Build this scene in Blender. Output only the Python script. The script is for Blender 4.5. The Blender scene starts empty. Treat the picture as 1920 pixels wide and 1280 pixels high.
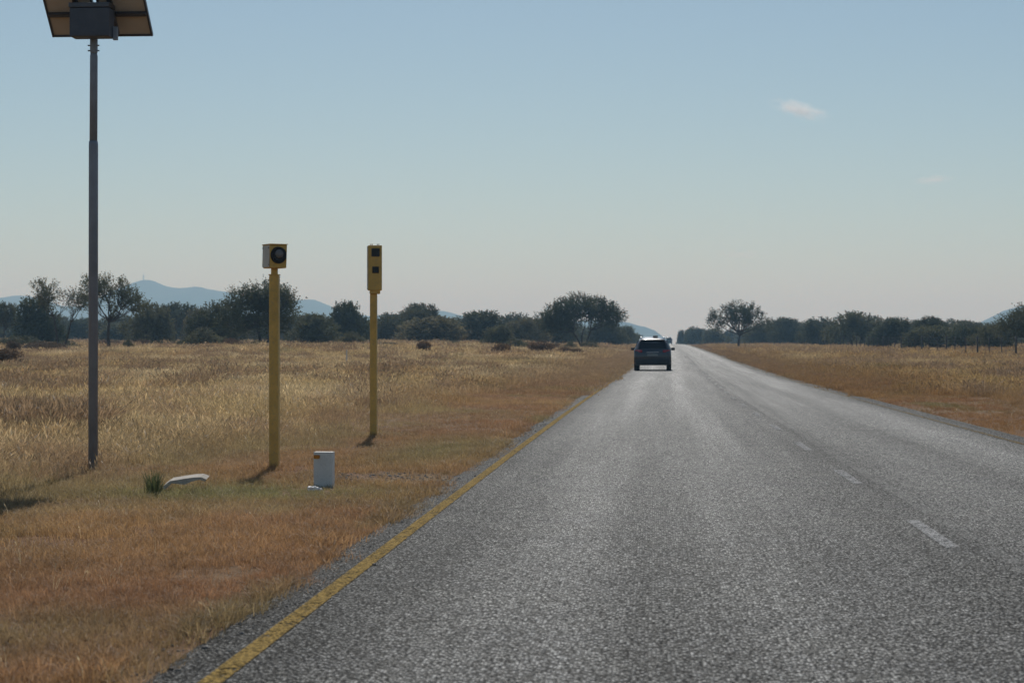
import bpy, bmesh, math, random
import numpy as np
from mathutils import Vector, Matrix, Euler

# ------------------------------------------------------------------ camera
F = 3733.0                      # focal length in pixels of the 1920 px wide frame
HC = 1.33                       # eye height above the near road
YAW = math.atan(258.0 / F)      # the road's near direction (+Y) falls right of centre
PITCH = math.atan(8.0 / F)
scn = bpy.context.scene
COL = scn.collection
cd = bpy.data.cameras.new('camera')
cd.sensor_width = 36.0
cd.sensor_fit = 'HORIZONTAL'
cd.lens = F / 1920.0 * 36.0
cd.clip_start = 0.1
cd.clip_end = 60000.0
cam = bpy.data.objects.new('camera', cd)
COL.objects.link(cam)
cd.dof.use_dof = True
cd.dof.focus_distance = 24.0
cd.dof.aperture_fstop = 5.6
cam.location = (0, 0, HC)
cam.rotation_euler = (math.pi / 2 + PITCH, 0, YAW)
scn.camera = cam
CM = Matrix.Translation((0, 0, HC)) @ Euler((math.pi / 2 + PITCH, 0, YAW)).to_matrix().to_4x4()

# ------------------------------------------------------------------ sky, sun, exposure
SUN_EL, SUN_AZ = math.radians(44), math.radians(-5)     # ahead and a little to the left
world = bpy.data.worlds.new('World')
scn.world = world
world.use_nodes = True
wn = world.node_tree
bg = wn.nodes['Background']
sky = wn.nodes.new('ShaderNodeTexSky')
sky.sky_type = 'NISHITA'
sky.sun_disc = False
sky.sun_elevation = SUN_EL
sky.sun_rotation = SUN_AZ
sky.altitude = 1200
sky.air_density = 1.0
sky.dust_density = 1.0
sky.ozone_density = 1.0
tint_n = wn.nodes.new('ShaderNodeMix')
tint_n.data_type, tint_n.blend_type = 'RGBA', 'MULTIPLY'
tint_n.inputs[0].default_value = 1.0
tint_n.inputs[7].default_value = (.885, .995, 1.02, 1)       # the camera's slightly cyan white balance
wn.links.new(sky.outputs[0], tint_n.inputs[6])
wn.links.new(tint_n.outputs[2], bg.inputs[0])
bg.inputs[1].default_value = 0.065
sl = bpy.data.lights.new('sun', 'SUN')
sl.energy = 3.3
sl.angle = math.radians(0.53)
sl.color = (1.0, 0.965, 0.92)
sun = bpy.data.objects.new('sun', sl)
COL.objects.link(sun)
SDIR = Vector((math.sin(SUN_AZ) * math.cos(SUN_EL), math.cos(SUN_AZ) * math.cos(SUN_EL), math.sin(SUN_EL)))
sun.rotation_euler = (-SDIR).to_track_quat('-Z', 'Y').to_euler()
sun.location = (0, 0, 50)
vs = scn.view_settings
vs.view_transform = 'Standard'
vs.look = 'None'
vs.gamma = 1.0
vs.use_curve_mapping = False
vs.exposure = 0.0
scn.cycles.max_bounces = 5
scn.cycles.diffuse_bounces = 2
scn.cycles.glossy_bounces = 2
scn.cycles.transmission_bounces = 3
scn.cycles.transparent_max_bounces = 12
scn.cycles.volume_bounces = 1
scn.cycles.use_denoising = True
scn.cycles.sample_clamp_indirect = 6.0

rnd = random.Random(7)
rng = np.random.default_rng(11)


def ray(px, py):
    v = Vector((px - 960.0, 640.0 - py, -F))
    return (CM.to_3x3() @ v).normalized()


def at(px, py, Y):
    """the point at distance Y along the road under pixel (px, py)"""
    r = ray(px, py)
    t = Y / r.y
    return Vector((r.x * t, Y, HC + r.z * t))


# ------------------------------------------------------------------ terrain
K, D0 = 1.265e-4, 72.0


def road_c(y):
    y = np.asarray(y, float)
    yy = np.clip(y, 0, D0)
    return K * yy * yy / 2 + K * D0 * np.clip(y - D0, 0, None)


_py = np.array([-500, 0, 70, 110, 150, 200, 257, 300, 400, 520, 650, 800, 1200, 2500, 12500.0])
_pz = np.array([0, 0, 0.0, 0.05, .25, .50, .72, .92, 1.28, 1.60, 1.83, 1.72, 1.3, .4, 0])
_ly = np.array([-500, 40, 100, 140, 175, 230, 300, 650, 2000, 12500.0])
_lz = np.array([0, 0, .08, .34, .52, .66, .74, .55, .1, 0])
_dy = np.arange(-500, 12501, 2.0)


def _smooth(px, pz):
    v = np.interp(_dy, px, pz)
    k = np.hanning(31)
    k /= k.sum()
    return np.convolve(np.pad(v, 15, mode='edge'), k, mode='valid')


_PR, _LF = _smooth(_py, _pz), _smooth(_ly, _lz)


def road_z(y):
    return np.interp(y, _dy, _PR)


class Noise:
    def __init__(s, seed, n=256):
        s.t = np.random.default_rng(seed).random((n, n))
        s.n = n

    def __call__(s, x, y):
        x, y = np.asarray(x, float), np.asarray(y, float)
        xi, yi = np.floor(x).astype(int), np.floor(y).astype(int)
        fx, fy = x - xi, y - yi
        fx, fy = fx * fx * (3 - 2 * fx), fy * fy * (3 - 2 * fy)
        n, t = s.n, s.t
        a, b = t[xi % n, yi % n], t[(xi + 1) % n, yi % n]
        c, d = t[xi % n, (yi + 1) % n], t[(xi + 1) % n, (yi + 1) % n]
        return (a * (1 - fx) + b * fx) * (1 - fy) + (c * (1 - fx) + d * fx) * fy

    def fbm(s, x, y, o=3):
        v, a, w = 0, .5, 0
        for i in range(o):
            v = v + a * s(x * 2 ** i + 17.3 * i, y * 2 ** i + 5.1 * i)
            w += a
            a *= .5
        return v / w


N1, N2, N3, N4 = Noise(1), Noise(2), Noise(3), Noise(4)
EDGE_L, EDGE_R = -1.95, 5.30          # edges of the seal, from the camera's line


def edge_dist(u):
    u = np.asarray(u, float)
    return np.where(u < 1.6, EDGE_L - u, u - EDGE_R)      # >0 outside the seal


def terrain(x, y):
    x, y = np.asarray(x, float), np.asarray(y, float)
    u = x - road_c(y)
    e = edge_dist(u)
    z = road_z(y)
    t = np.clip((-u - 6) / 22, 0, 1)
    z = z + np.interp(y, _dy, _LF) * t * t * (3 - 2 * t)
    w = np.clip((e - .3) / 4, 0, 1) * np.clip(1 - (y - 600) / 600, .2, 1)
    z = z + w * (N1.fbm(x / 9, y / 14) - .5) * .22
    w2 = np.clip((e - 6) / 20, 0, 1) * np.clip((y - 70) / 70, 0, 1) * np.clip(1 - (y - 420) / 300, .0, 1)
    z = z + w2 * (N3.fbm(x / 16 + 7, y / 40 + 3) - .45) * .9
    z = z + np.clip(e / .5, 0, 1) * .03 - np.clip(-e / .15, 0, 1) * .07
    return z


def tz(x, y):
    return float(terrain(x, y))


# ------------------------------------------------------------------ material helpers
def mat(name):
    m = bpy.data.materials.new(name)
    m.use_nodes = True
    nt = m.node_tree
    b = nt.nodes['Principled BSDF']
    return m, nt, b


def nd(nt, typ, **kw):
    n = nt.nodes.new(typ)
    for k, v in kw.items():
        if k in n.inputs:
            n.inputs[k].default_value = v
        else:
            setattr(n, k, v)
    return n


def ramp(nt, fac, stops):
    r = nt.nodes.new('ShaderNodeValToRGB')
    els = r.color_ramp.elements
    while len(els) > 1:
        els.remove(els[-1])
    els[0].position = stops[0][0]
    els[0].color = (*stops[0][1], 1)
    for p, c in stops[1:]:
        e = els.new(p)
        e.color = (*c, 1)
    nt.links.new(fac, r.inputs[0])
    return r.outputs[0]


def math_n(nt, op, a, b=None, c=None, clamp=False):
    n = nt.nodes.new('ShaderNodeMath')
    n.operation = op
    n.use_clamp = clamp
    for i, v in enumerate((a, b, c)):
        if v is None:
            continue
        if hasattr(v, 'is_output'):
            nt.links.new(v, n.inputs[i])
        else:
            n.inputs[i].default_value = v
    return n.outputs[0]


def mixc(nt, fac, a, b, blend='MIX'):
    n = nt.nodes.new('ShaderNodeMix')
    n.data_type = 'RGBA'
    n.blend_type = blend
    for s, v in ((n.inputs[0], fac), (n.inputs[6], a), (n.inputs[7], b)):
        if hasattr(v, 'is_output'):
            nt.links.new(v, s)
        elif isinstance(v, (int, float)):
            s.default_value = v
        else:
            s.default_value = (*v, 1)
    return n.outputs[2]


def noise(nt, vec, scale, detail=3, rough=.55):
    n = nd(nt, 'ShaderNodeTexNoise', Scale=scale, Detail=detail, Roughness=rough)
    if vec is not None:
        nt.links.new(vec, n.inputs['Vector'])
    return n.outputs[0]


def bump(nt, b, height, strength, dist):
    n = nd(nt, 'ShaderNodeBump', Strength=strength, Distance=dist)
    nt.links.new(height, n.inputs['Height'])
    nt.links.new(n.outputs[0], b.inputs['Normal'])


def worn(name, c, rough=.5, var=.25, dirt=(.16, .11, .07), dirt_amt=.25, scale=6, metallic=0.0, spec=.5):
    """painted or bare solid with uneven tone, dust and a fine grain"""
    m, nt, b = mat(name)
    tc = nt.nodes.new('ShaderNodeTexCoord').outputs['Object']
    n1 = noise(nt, tc, scale, 5, .6)
    n2 = noise(nt, tc, scale * 9, 3, .6)
    dark = tuple(x * (1 - var) for x in c)
    lite = tuple(min(1, x * (1 + var)) for x in c)
    base = ramp(nt, n1, [(.3, dark), (.7, lite)])
    f = ramp(nt, n2, [(.5, (0, 0, 0)), (.75, (1, 1, 1))])
    f2 = math_n(nt, 'MULTIPLY', f, dirt_amt)
    nt.links.new(mixc(nt, f2, base, dirt), b.inputs['Base Color'])
    r = math_n(nt, 'MULTIPLY_ADD', n2, .25, rough - .12)
    nt.links.new(r, b.inputs['Roughness'])
    b.inputs['Metallic'].default_value = metallic
    b.inputs['Specular IOR Level'].default_value = spec
    bump(nt, b, n2, .25, .004)
    return m


# ------------------------------------------------------------------ mesh helpers
def link(o, parent=None):
    COL.objects.link(o)
    if parent is not None:
        o.parent = parent
    return o


def mesh_obj(name, verts, faces, m, parent=None, smooth=False, uvs=None):
    me = bpy.data.meshes.new(name)
    me.from_pydata([tuple(v) for v in verts], [], [tuple(f) for f in faces])
    if m is not None:
        me.materials.append(m)
    if smooth:
        me.polygons.foreach_set('use_smooth', [True] * len(me.polygons))
    me.update()
    return link(bpy.data.objects.new(name, me), parent)


def bm_obj(name, bm, m, parent=None, smooth=False):
    me = bpy.data.meshes.new(name)
    bmesh.ops.recalc_face_normals(bm, faces=bm.faces)
    bm.to_mesh(me)
    bm.free()
    me.materials.append(m)
    if smooth:
        me.polygons.foreach_set('use_smooth', [True] * len(me.polygons))
    return link(bpy.data.objects.new(name, me), parent)


def empty(name, loc, rz=0.0):
    o = bpy.data.objects.new(name, None)
    o.empty_display_size = .2
    COL.objects.link(o)
    o.location = loc
    o.rotation_euler = (0, 0, rz)
    return o


def tag(o, label=None, cat=None, group=None, kind=None):
    for k, v in (('label', label), ('category', cat), ('group', group), ('kind', kind)):
        if v:
            o[k] = v
    return o


def box_bm(sx, sy, sz, c=(0, 0, 0), bevel=0.0, bm=None, taper=None):
    nb = bmesh.new()
    r = bmesh.ops.create_cube(nb, size=1.0)
    for v in r['verts']:
        v.co = Vector((v.co.x * sx, v.co.y * sy, v.co.z * sz))
        if taper and v.co.z < 0:
            v.co.x *= taper
            v.co.y *= taper
    if bevel:
        bmesh.ops.bevel(nb, geom=list(nb.edges), offset=bevel, segments=2, affect='EDGES', profile=.6)
    bmesh.ops.translate(nb, verts=nb.verts, vec=c)
    if bm is None:
        return nb
    me = bpy.data.meshes.new('tmp')
    nb.to_mesh(me)
    nb.free()
    bm.from_mesh(me)
    bpy.data.meshes.remove(me)
    return bm


def tube(path, radii, sides=8, caps=True):
    """verts, faces of a tube along a polyline"""
    V, Fc = [], []
    path = [Vector(p) for p in path]
    prev = None
    for i, p in enumerate(path):
        d = (path[min(i + 1, len(path) - 1)] - path[max(i - 1, 0)]).normalized()
        a = prev if prev is not None else (Vector((1, 0, 0)) if abs(d.x) < .9 else Vector((0, 1, 0)))
        a = (a - d * a.dot(d)).normalized()
        prev = a
        b = d.cross(a)
        for k in range(sides):
            t = 2 * math.pi * k / sides
            V.append(p + (a * math.cos(t) + b * math.sin(t)) * radii[i])
    n = len(path)
    for i in range(n - 1):
        for k in range(sides):
            k2 = (k + 1) % sides
            Fc.append((i * sides + k, i * sides + k2, (i + 1) * sides + k2, (i + 1) * sides + k))
    if caps:
        Fc.append(tuple(reversed(range(sides))))
        Fc.append(tuple(range((n - 1) * sides, n * sides)))
    return V, Fc


def tube_obj(name, path, radii, m, parent=None, sides=12, smooth=True):
    V, Fc = tube(path, radii, sides)
    o = mesh_obj(name, V, Fc, m, parent, smooth)
    if smooth:
        for p in o.data.polygons:
            if len(p.vertices) > 4:
                p.use_smooth = False
    return o


# ------------------------------------------------------------------ ground and road materials
def make_ground_mat():
    m, nt, b = mat('dry_soil')
    g = nt.nodes.new('ShaderNodeNewGeometry').outputs['Position']
    n1 = noise(nt, g, .35, 4)
    n2 = noise(nt, g, 9.0, 5, .65)
    n3 = noise(nt, g, 70.0, 3, .6)
    c1 = ramp(nt, n1, [(.35, (.20, .105, .055)), (.52, (.24, .155, .085)), (.68, (.25, .185, .10))])
    c2 = ramp(nt, n2, [(.3, (.45, .42, .40)), (.7, (1.25, 1.2, 1.15))])
    c = mixc(nt, 1.0, c1, c2, 'MULTIPLY')
    # pale pebbles on the bare soil
    v = nd(nt, 'ShaderNodeTexVoronoi', Scale=38.0)
    nt.links.new(g, v.inputs['Vector'])
    pb = math_n(nt, 'LESS_THAN', v.outputs['Distance'], .26)
    pick = math_n(nt, 'GREATER_THAN', nt.nodes.new('ShaderNodeSeparateColor').outputs[0], .8)
    sep = [n for n in nt.nodes if n.type == 'SEPARATE_COLOR'][0]
    nt.links.new(v.outputs['Color'], sep.inputs[0])
    f = math_n(nt, 'MULTIPLY', pb, pick)
    nt.links.new(mixc(nt, f, c, (.34, .31, .27)), b.inputs['Base Color'])
    b.inputs['Roughness'].default_value = .95
    b.inputs['Specular IOR Level'].default_value = .15
    h = math_n(nt, 'ADD', math_n(nt, 'MULTIPLY', n2, 1.0), math_n(nt, 'MULTIPLY', n3, .3))
    bump(nt, b, h, .8, .05)
    return m


def chips(nt, uv, scale):
    v = nd(nt, 'ShaderNodeTexVoronoi', Scale=scale, Randomness=1.0)
    nt.links.new(uv, v.inputs['Vector'])
    s = nt.nodes.new('ShaderNodeSeparateColor')
    nt.links.new(v.outputs['Color'], s.inputs[0])
    return v.outputs['Distance'], s.outputs[0], s.outputs[1]


def make_road_mat():
    m, nt, b = mat('chip_seal')
    uvn = nt.nodes.new('ShaderNodeUVMap')
    uvn.uv_map = 'lane'
    uv = uvn.outputs[0]
    sx = nt.nodes.new('ShaderNodeSeparateXYZ')
    nt.links.new(uv, sx.inputs[0])
    u, v = sx.outputs[0], sx.outputs[1]
    dist, r1, r2 = chips(nt, uv, 62.0)
    # stone colours: mostly blue-grey dolerite with a few pale and rusty ones, binder between
    stone = ramp(nt, r1, [(0, (.021, .021, .020)), (.45, (.074, .074, .070)), (.72, (.225, .225, .213)), (1, (.62, .62, .59))])
    gap = math_n(nt, 'SMOOTHSTEP', dist, .0, 1.0) if False else ramp(nt, dist, [(.30, (1, 1, 1)), (.58, (.18, .18, .19))])
    c = mixc(nt, 1.0, stone, gap, 'MULTIPLY')
    # wheel paths and oil strips run along the lane, uneven
    wob = noise(nt, uv, .35, 3)
    mp = nd(nt, 'ShaderNodeMapping')
    mp.inputs['Scale'].default_value = (2.2, .05, 1)
    nt.links.new(uv, mp.inputs[0])
    str_n = noise(nt, mp.outputs[0], 1.0, 4, .6)
    uu = math_n(nt, 'ADD', u, math_n(nt, 'MULTIPLY_ADD', wob, .3, -.15))
    uf = math_n(nt, 'MULTIPLY_ADD', uu, 1 / 8.0, 2.5 / 8.0)     # -2.5..5.5 -> 0..1
    def U(x):
        return (x + 2.5) / 8.0
    lane = ramp(nt, uf, [(U(-2.2), (.46,) * 3), (U(-1.78), (.56,) * 3), (U(-1.3), (.86,) * 3), (U(-.55), (1.16,) * 3), (U(.05), (.96,) * 3),
                         (U(.7), (1.16,) * 3), (U(1.5), (.88,) * 3), (U(2.1), (.78,) * 3), (U(2.7), (.98,) * 3),
                         (U(3.4), (.92,) * 3), (U(4.25), (1.1,) * 3), (U(4.95), (.62,) * 3), (U(5.2), (.5,) * 3)])
    c = mixc(nt, 1.0, c, lane, 'MULTIPLY')
    lane = mixc(nt, 1.0, lane, ramp(nt, str_n, [(.3, (.85,) * 3), (.7, (1.15,) * 3)]), 'MULTIPLY')
    c = mixc(nt, 1.0, c, ramp(nt, str_n, [(.3, (.78,) * 3), (.7, (1.2,) * 3)]), 'MULTIPLY')
    big = noise(nt, uv, 1.3, 4)
    c = mixc(nt, 1.0, c, ramp(nt, big, [(.3, (.85, .85, .87)), (.7, (1.12, 1.11, 1.08))]), 'MULTIPLY')
    # old line ghosting beside the dashes, and a pale transverse construction joint
    big_g = noise(nt, uv, 3.5, 4, .7)
    g1 = math_n(nt, 'LESS_THAN', math_n(nt, 'ABSOLUTE', math_n(nt, 'ADD', u, -2.19)), .055)
    g1 = math_n(nt, 'MULTIPLY', g1, math_n(nt, 'MULTIPLY', math_n(nt, 'GREATER_THAN', big_g, .46), .19))
    jv = math_n(nt, 'ABSOLUTE', math_n(nt, 'ADD', v, math_n(nt, 'MULTIPLY_ADD', wob, .5, -38.2)))
    j = math_n(nt, 'MULTIPLY', math_n(nt, 'LESS_THAN', jv, .16), math_n(nt, 'LESS_THAN', u, 1.0))
    j = math_n(nt, 'MULTIPLY', math_n(nt, 'MULTIPLY', j, big_g), .24)
    c = mixc(nt, math_n(nt, 'MAXIMUM', g1, j), c, (.26, .26, .25))
    rr = math_n(nt, 'MULTIPLY_ADD', math_n(nt, 'POWER', r2, 3.0), -.30, .66)
    # each stone its own height and tilt
    hgt = math_n(nt, 'ADD', math_n(nt, 'MULTIPLY', math_n(nt, 'SUBTRACT', 1.0, dist), 1.0), math_n(nt, 'MULTIPLY', r1, .5))
    bn = nd(nt, 'ShaderNodeBump', Strength=1.0, Distance=.012)
    nt.links.new(hgt, bn.inputs['Height'])
    # rough stones shade each other, so the sheen is far weaker than a smooth sheet's and climbs only at a low view
    df = nt.nodes.new('ShaderNodeBsdfDiffuse')
    gl = nt.nodes.new('ShaderNodeBsdfAnisotropic')
    nt.nodes.remove(b)
    lw = nd(nt, 'ShaderNodeLayerWeight', Blend=.5)
    kk = ramp(nt, lw.outputs['Facing'], [(.80, (.066, .067, .065)), (.90, (.10, .102, .10)), (.955, (.145, .148, .146)), (.99, (.215, .219, .217))])
    kk = mixc(nt, 1.0, kk, lane, 'MULTIPLY')
    kk = mixc(nt, 1.0, kk, ramp(nt, dist, [(.30, (1.25,) * 3), (.60, (.35,) * 3)]), 'MULTIPLY')
    nt.links.new(c, df.inputs['Color'])
    nt.links.new(kk, gl.inputs['Color'])
    nt.links.new(rr, gl.inputs['Roughness'])
    for n_ in (df, gl):
        nt.links.new(bn.outputs[0], n_.inputs['Normal'])
    ad = nt.nodes.new('ShaderNodeAddShader')
    nt.links.new(df.outputs[0], ad.inputs[0])
    nt.links.new(gl.outputs[0], ad.inputs[1])
    nt.links.new(ad.outputs[0], nt.nodes['Material Output'].inputs[0])
    return m


def make_line_mat(name, c, wear, edge):
    m, nt, b = mat(name)
    uvn = nt.nodes.new('ShaderNodeUVMap')
    uvn.uv_map = 'lane'
    uv = uvn.outputs[0]
    dist, r1, r2 = chips(nt, uv, 62.0)
    big = noise(nt, uv, 5.0, 4, .65)
    col = ramp(nt, r1, [(0, tuple(x * .62 for x in c)), (1, tuple(x * 1.1 for x in c))])
    col = mixc(nt, 1.0, col, ramp(nt, dist, [(.35, (1, 1, 1)), (.65, (.45, .45, .45))]), 'MULTIPLY')
    nt.links.new(col, b.inputs['Base Color'])
    b.inputs['Roughness'].default_value = .9
    b.inputs['Specular IOR Level'].default_value = .05
    bump(nt, b, math_n(nt, 'SUBTRACT', 1.0, dist), .6, .008)
    a = math_n(nt, 'ADD', math_n(nt, 'MULTIPLY', big, .9), math_n(nt, 'MULTIPLY', r2, .55))
    a = ramp(nt, a, [(wear, (0, 0, 0)), (wear + edge, (1, 1, 1))])
    nt.links.new(a, b.inputs['Alpha'])
    return m


M_SOIL = make_ground_mat()
M_ROAD = make_road_mat()
M_YELLOW_LINE = make_line_mat('worn_yellow_line', (.42, .285, .085), .46, .12)
M_WHITE_LINE = make_line_mat('worn_white_line', (.56, .56, .545), .38, .44)
M_FADED_LINE = make_line_mat('faded_yellow_line', (.36, .25, .09), .60, .35)

# ------------------------------------------------------------------ ground sheet
ucols = [-9000, -6000, -4000, -2500, -1500, -900, -600, -420, -300, -220, -165, -125, -95, -75, -60, -48, -39, -32, -26, -21, -17, -14, -11.5,
         -9.5, -8, -6.8, -5.8, -5, -4.3, -3.7, -3.2, -2.8, -2.5, -2.3, -2.15, -2.05, -1.95, -1.8, -1.5, 0, 2, 4, 5.0, 5.2, 5.3, 5.4, 5.5, 5.7, 6, 6.4,
         7, 7.8, 8.8, 10, 11.5, 13.5, 16, 19, 23, 28, 34, 42, 52, 65, 82, 105, 135, 175, 230, 300, 400, 550, 800, 1200, 2000, 3500, 6000, 9000]
vrows = list(np.arange(-30, 60, 1.0)) + list(np.arange(60, 200, 3.0)) + list(np.arange(200, 700, 10.0)) + \
    list(np.geomspace(700, 12500, 30))


def strip_grid(us, ys, zf):
    us, ys = np.array(us, float), np.array(ys, float)
    Ug, Yg = np.meshgrid(us, ys)
    Xg = Ug + road_c(Yg)
    Zg = zf(Xg, Yg)
    V = np.stack([Xg.ravel(), Yg.ravel(), Zg.ravel()], 1)
    nu, nv = len(us), len(ys)
    Fc = [(j * nu + i, j * nu + i + 1, (j + 1) * nu + i + 1, (j + 1) * nu + i) for j in range(nv - 1) for i in range(nu - 1)]
    UV = np.stack([Ug.ravel(), Yg.ravel()], 1)
    return V, Fc, UV


def sheet(name, us, ys, zf, m, parent=None):
    V, Fc, UV = strip_grid(us, ys, zf)
    o = mesh_obj(name, V, Fc, m, parent, smooth=True)
    l = o.data.uv_layers.new(name='lane')
    idx = np.empty(len(o.data.loops), int)
    o.data.loops.foreach_get('vertex_index', idx)
    l.data.foreach_set('uv', UV[idx].astype(np.float32).ravel())
    return o


ground = tag(sheet('ground', ucols, vrows, terrain, M_SOIL), 'dry red brown soil of the road verges and fields', 'ground', kind='structure')
ry = [y for y in vrows if y <= 1300]
eu = [EDGE_L - .10, EDGE_L, -1.2, -.4, .4, 1.2, 1.94, 2.8, 3.6, 4.4, 5.1, EDGE_R, EDGE_R + .12]


def road_surface(lift):
    def f(x, y):
        u = x - road_c(y)
        e = edge_dist(u)
        return road_z(y) + lift + .02 - np.clip(e / .12, 0, 1) * .04
    return f


road = tag(sheet('road', eu, ry, road_surface(0.0), M_ROAD), 'grey chip seal country road running straight to the crest', 'road', kind='structure')
lo = sheet('edge_line', [-1.755, -1.66], ry, road_surface(.004), M_YELLOW_LINE, road)
lo['label'] = 'worn yellow edge line beside the left verge'
lo = sheet('edge_line', [4.875, 4.955], ry, road_surface(.004), M_FADED_LINE, road)
lo['label'] = 'faded yellow edge line beside the far right verge'
p0 = 4965 / 380.0
for i in range(-2, 60):
    y0 = p0 + 6.03 * i
    sheet('lane_dash', [1.90, 2.0], [y0, y0 + .7, y0 + 1.4, y0 + 2.05], road_surface(.004), M_WHITE_LINE, road)

# ------------------------------------------------------------------ hills far off
def make_hill_mat():
    m, nt, b = mat('bush_covered_hill')
    g = nt.nodes.new('ShaderNodeNewGeometry').outputs['Position']
    n1 = noise(nt, g, .006, 5, .65)
    nt.links.new(ramp(nt, n1, [(.35, (.022, .026, .022)), (.55, (.04, .042, .034)), (.7, (.075, .065, .05))]), b.inputs['Base Color'])
    b.inputs['Roughness'].default_value = 1.0
    b.inputs['Specular IOR Level'].default_value = 0.0
    return m


M_HILL = make_hill_mat()


def hill(name, label, prof, D, depth, seed):
    px = np.array([p[0] for p in prof], float)
    py = np.array([p[1] for p in prof], float)
    xs = np.linspace(px[0], px[-1], 140)
    top = np.interp(xs, px, py)
    nz = Noise(seed)
    V, Fc = [], []
    S = 25
    for i, x in enumerate(xs):
        for j in range(S):
            s = -1 + 2 * j / (S - 1)
            Y = D + s * depth
            crest = at(x, top[i] - 2.2 * (nz.fbm(x / 14, 3.3, 3) - .5) * 2, D)
            q = max(0.0, crest.z)
            prof_s = max(0.0, 1 - abs(s) ** 1.15)
            rel = 1 + (.28 * (nz.fbm(x / 22, s * 5, 4) - .5) * min(1, 3 * abs(s)))
            V.append((crest.x, Y, q * prof_s * rel - 4 * abs(s) ** 4))
    for i in range(len(xs) - 1):
        for j in range(S - 1):
            Fc.append((i * S + j, (i + 1) * S + j, (i + 1) * S + j + 1, i * S + j + 1))
    o = mesh_obj(name, V, Fc, M_HILL, smooth=True)
    return tag(o, label, 'hill', kind='structure')


hill('hills', 'long pale blue mountain ridge on the horizon behind the left trees',
     [(-700, 640), (-480, 600), (-250, 585), (-80, 562), (0, 558), (30, 553), (60, 557), (110, 572), (160, 578), (205, 562), (240, 538), (258, 527),
      (270, 523), (285, 526), (300, 532), (322, 540), (345, 540), (362, 538), (380, 538), (395, 542), (420, 546), (455, 553), (500, 560), (545, 564),
      (575, 561), (592, 562), (610, 569), (632, 580), (690, 592), (760, 588), (815, 583), (838, 584), (865, 592), (940, 604), (1000, 615), (1060, 640)], 5200, 1000, 21)
hill('hills', 'low blue hill behind the white roofed vehicle and roadside tree',
     [(880, 645), (960, 622), (1040, 606), (1110, 600), (1165, 603), (1190, 608), (1212, 614), (1228, 619), (1240, 629), (1252, 640), (1262, 650)], 4300, 550, 22)
hill('hills', 'blue hill slope rising behind the trees at the right edge',
     [(1790, 650), (1815, 618), (1838, 605), (1858, 594), (1880, 583), (1905, 576), (1960, 560), (2050, 548), (2160, 565), (2300, 610), (2380, 645)], 4400, 650, 23)

# haze over the plain: even air around everything
hm = bpy.data.materials.new('pale_air')
hm.use_nodes = True
hn = hm.node_tree
hn.nodes.remove(hn.nodes['Principled BSDF'])
pv = hn.nodes.new('ShaderNodeVolumePrincipled')
pv.inputs['Color'].default_value = (.42, .725, 1.0, 1)
pv.inputs['Absorption Color'].default_value = (.89, 1, 1, 1)      # air that scatters and hardly absorbs
pv.inputs['Density'].default_value = 3.1e-4
pv.inputs['Anisotropy'].default_value = .14
hn.links.new(pv.outputs[0], hn.nodes['Material Output'].inputs['Volume'])
hb = box_bm(19000, 15800, 262, (0, 5000, 124))
haze = tag(bm_obj('haze', hb, hm), 'thin bluish heat haze over the plain', 'haze', kind='stuff')

# ------------------------------------------------------------------ trees
def make_leaf_mat(name, c, tr=.35):
    m, nt, b = mat(name)
    oi = nt.nodes.new('ShaderNodeObjectInfo')
    g = nt.nodes.new('ShaderNodeNewGeometry')
    tc = nt.nodes.new('ShaderNodeTexCoord').outputs['Object']
    n1 = noise(nt, tc, .9, 4, .6)
    a = ramp(nt, n1, [(.3, tuple(x * .6 for x in c)), (.5, c), (.72, (c[0] * 1.55, c[1] * 1.45, c[2] * 1.3))])
    rp = ramp(nt, oi.outputs['Random'], [(0, (.8, .85, .8)), (.5, (1, 1, 1)), (1, (1.25, 1.1, 1.0))])
    col = mixc(nt, 1.0, a, rp, 'MULTIPLY')
    nt.links.new(col, b.inputs['Base Color'])
    b.inputs['Roughness'].default_value = .75
    b.inputs['Specular IOR Level'].default_value = .2
    t = nt.nodes.new('ShaderNodeBsdfTranslucent')
    nt.links.new(col, t.inputs[0])
    mx = nt.nodes.new('ShaderNodeMixShader')
    mx.inputs[0].default_value = tr
    nt.links.new(b.outputs[0], mx.inputs[1])
    nt.links.new(t.outputs[0], mx.inputs[2])
    nt.links.new(mx.outputs[0], nt.nodes['Material Output'].inputs[0])
    return m


M_LEAF = make_leaf_mat('acacia_leaf', (.095, .105, .058))
M_LEAF_DULL = make_leaf_mat('dusty_olive_leaf', (.14, .142, .078))
M_LEAF_BROWN = make_leaf_mat('dry_brown_leaf', (.15, .105, .068))
M_LEAF_GREEN = make_leaf_mat('weed_leaf', (.16, .18, .085))
M_BARK = worn('thorn_tree_bark', (.065, .05, .04), .9, .4, (.12, .10, .08), .4, 4)


def leaf_arrays(P, D, size, r):
    """one small bent leaf card at each point P, along D"""
    n = len(P)
    a = r.normal(size=(n, 3))
    s = np.cross(D, a)
    s /= np.linalg.norm(s, axis=1, keepdims=True) + 1e-9
    L = size * (.7 + .6 * r.random((n, 1)))
    W = L * .45
    v0 = P
    v1 = P + D * L * .5 + s * W
    v2 = P + D * L
    v3 = P + D * L * .5 - s * W
    V = np.stack([v0, v1, v2, v3], 1).reshape(-1, 3)
    Fc = np.arange(4 * n).reshape(n, 4)
    return V, Fc


def curve_pts(a, b, sag, n=5, jit=0.0, r=None):
    out = []
    for i in range(n):
        t = i / (n - 1)
        p = a.lerp(b, t) + sag * math.sin(math.pi * t)
        if jit and 0 < i < n - 1:
            p = p + Vector(r.normal(size=3) * jit)
        out.append(p)
    return out


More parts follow.
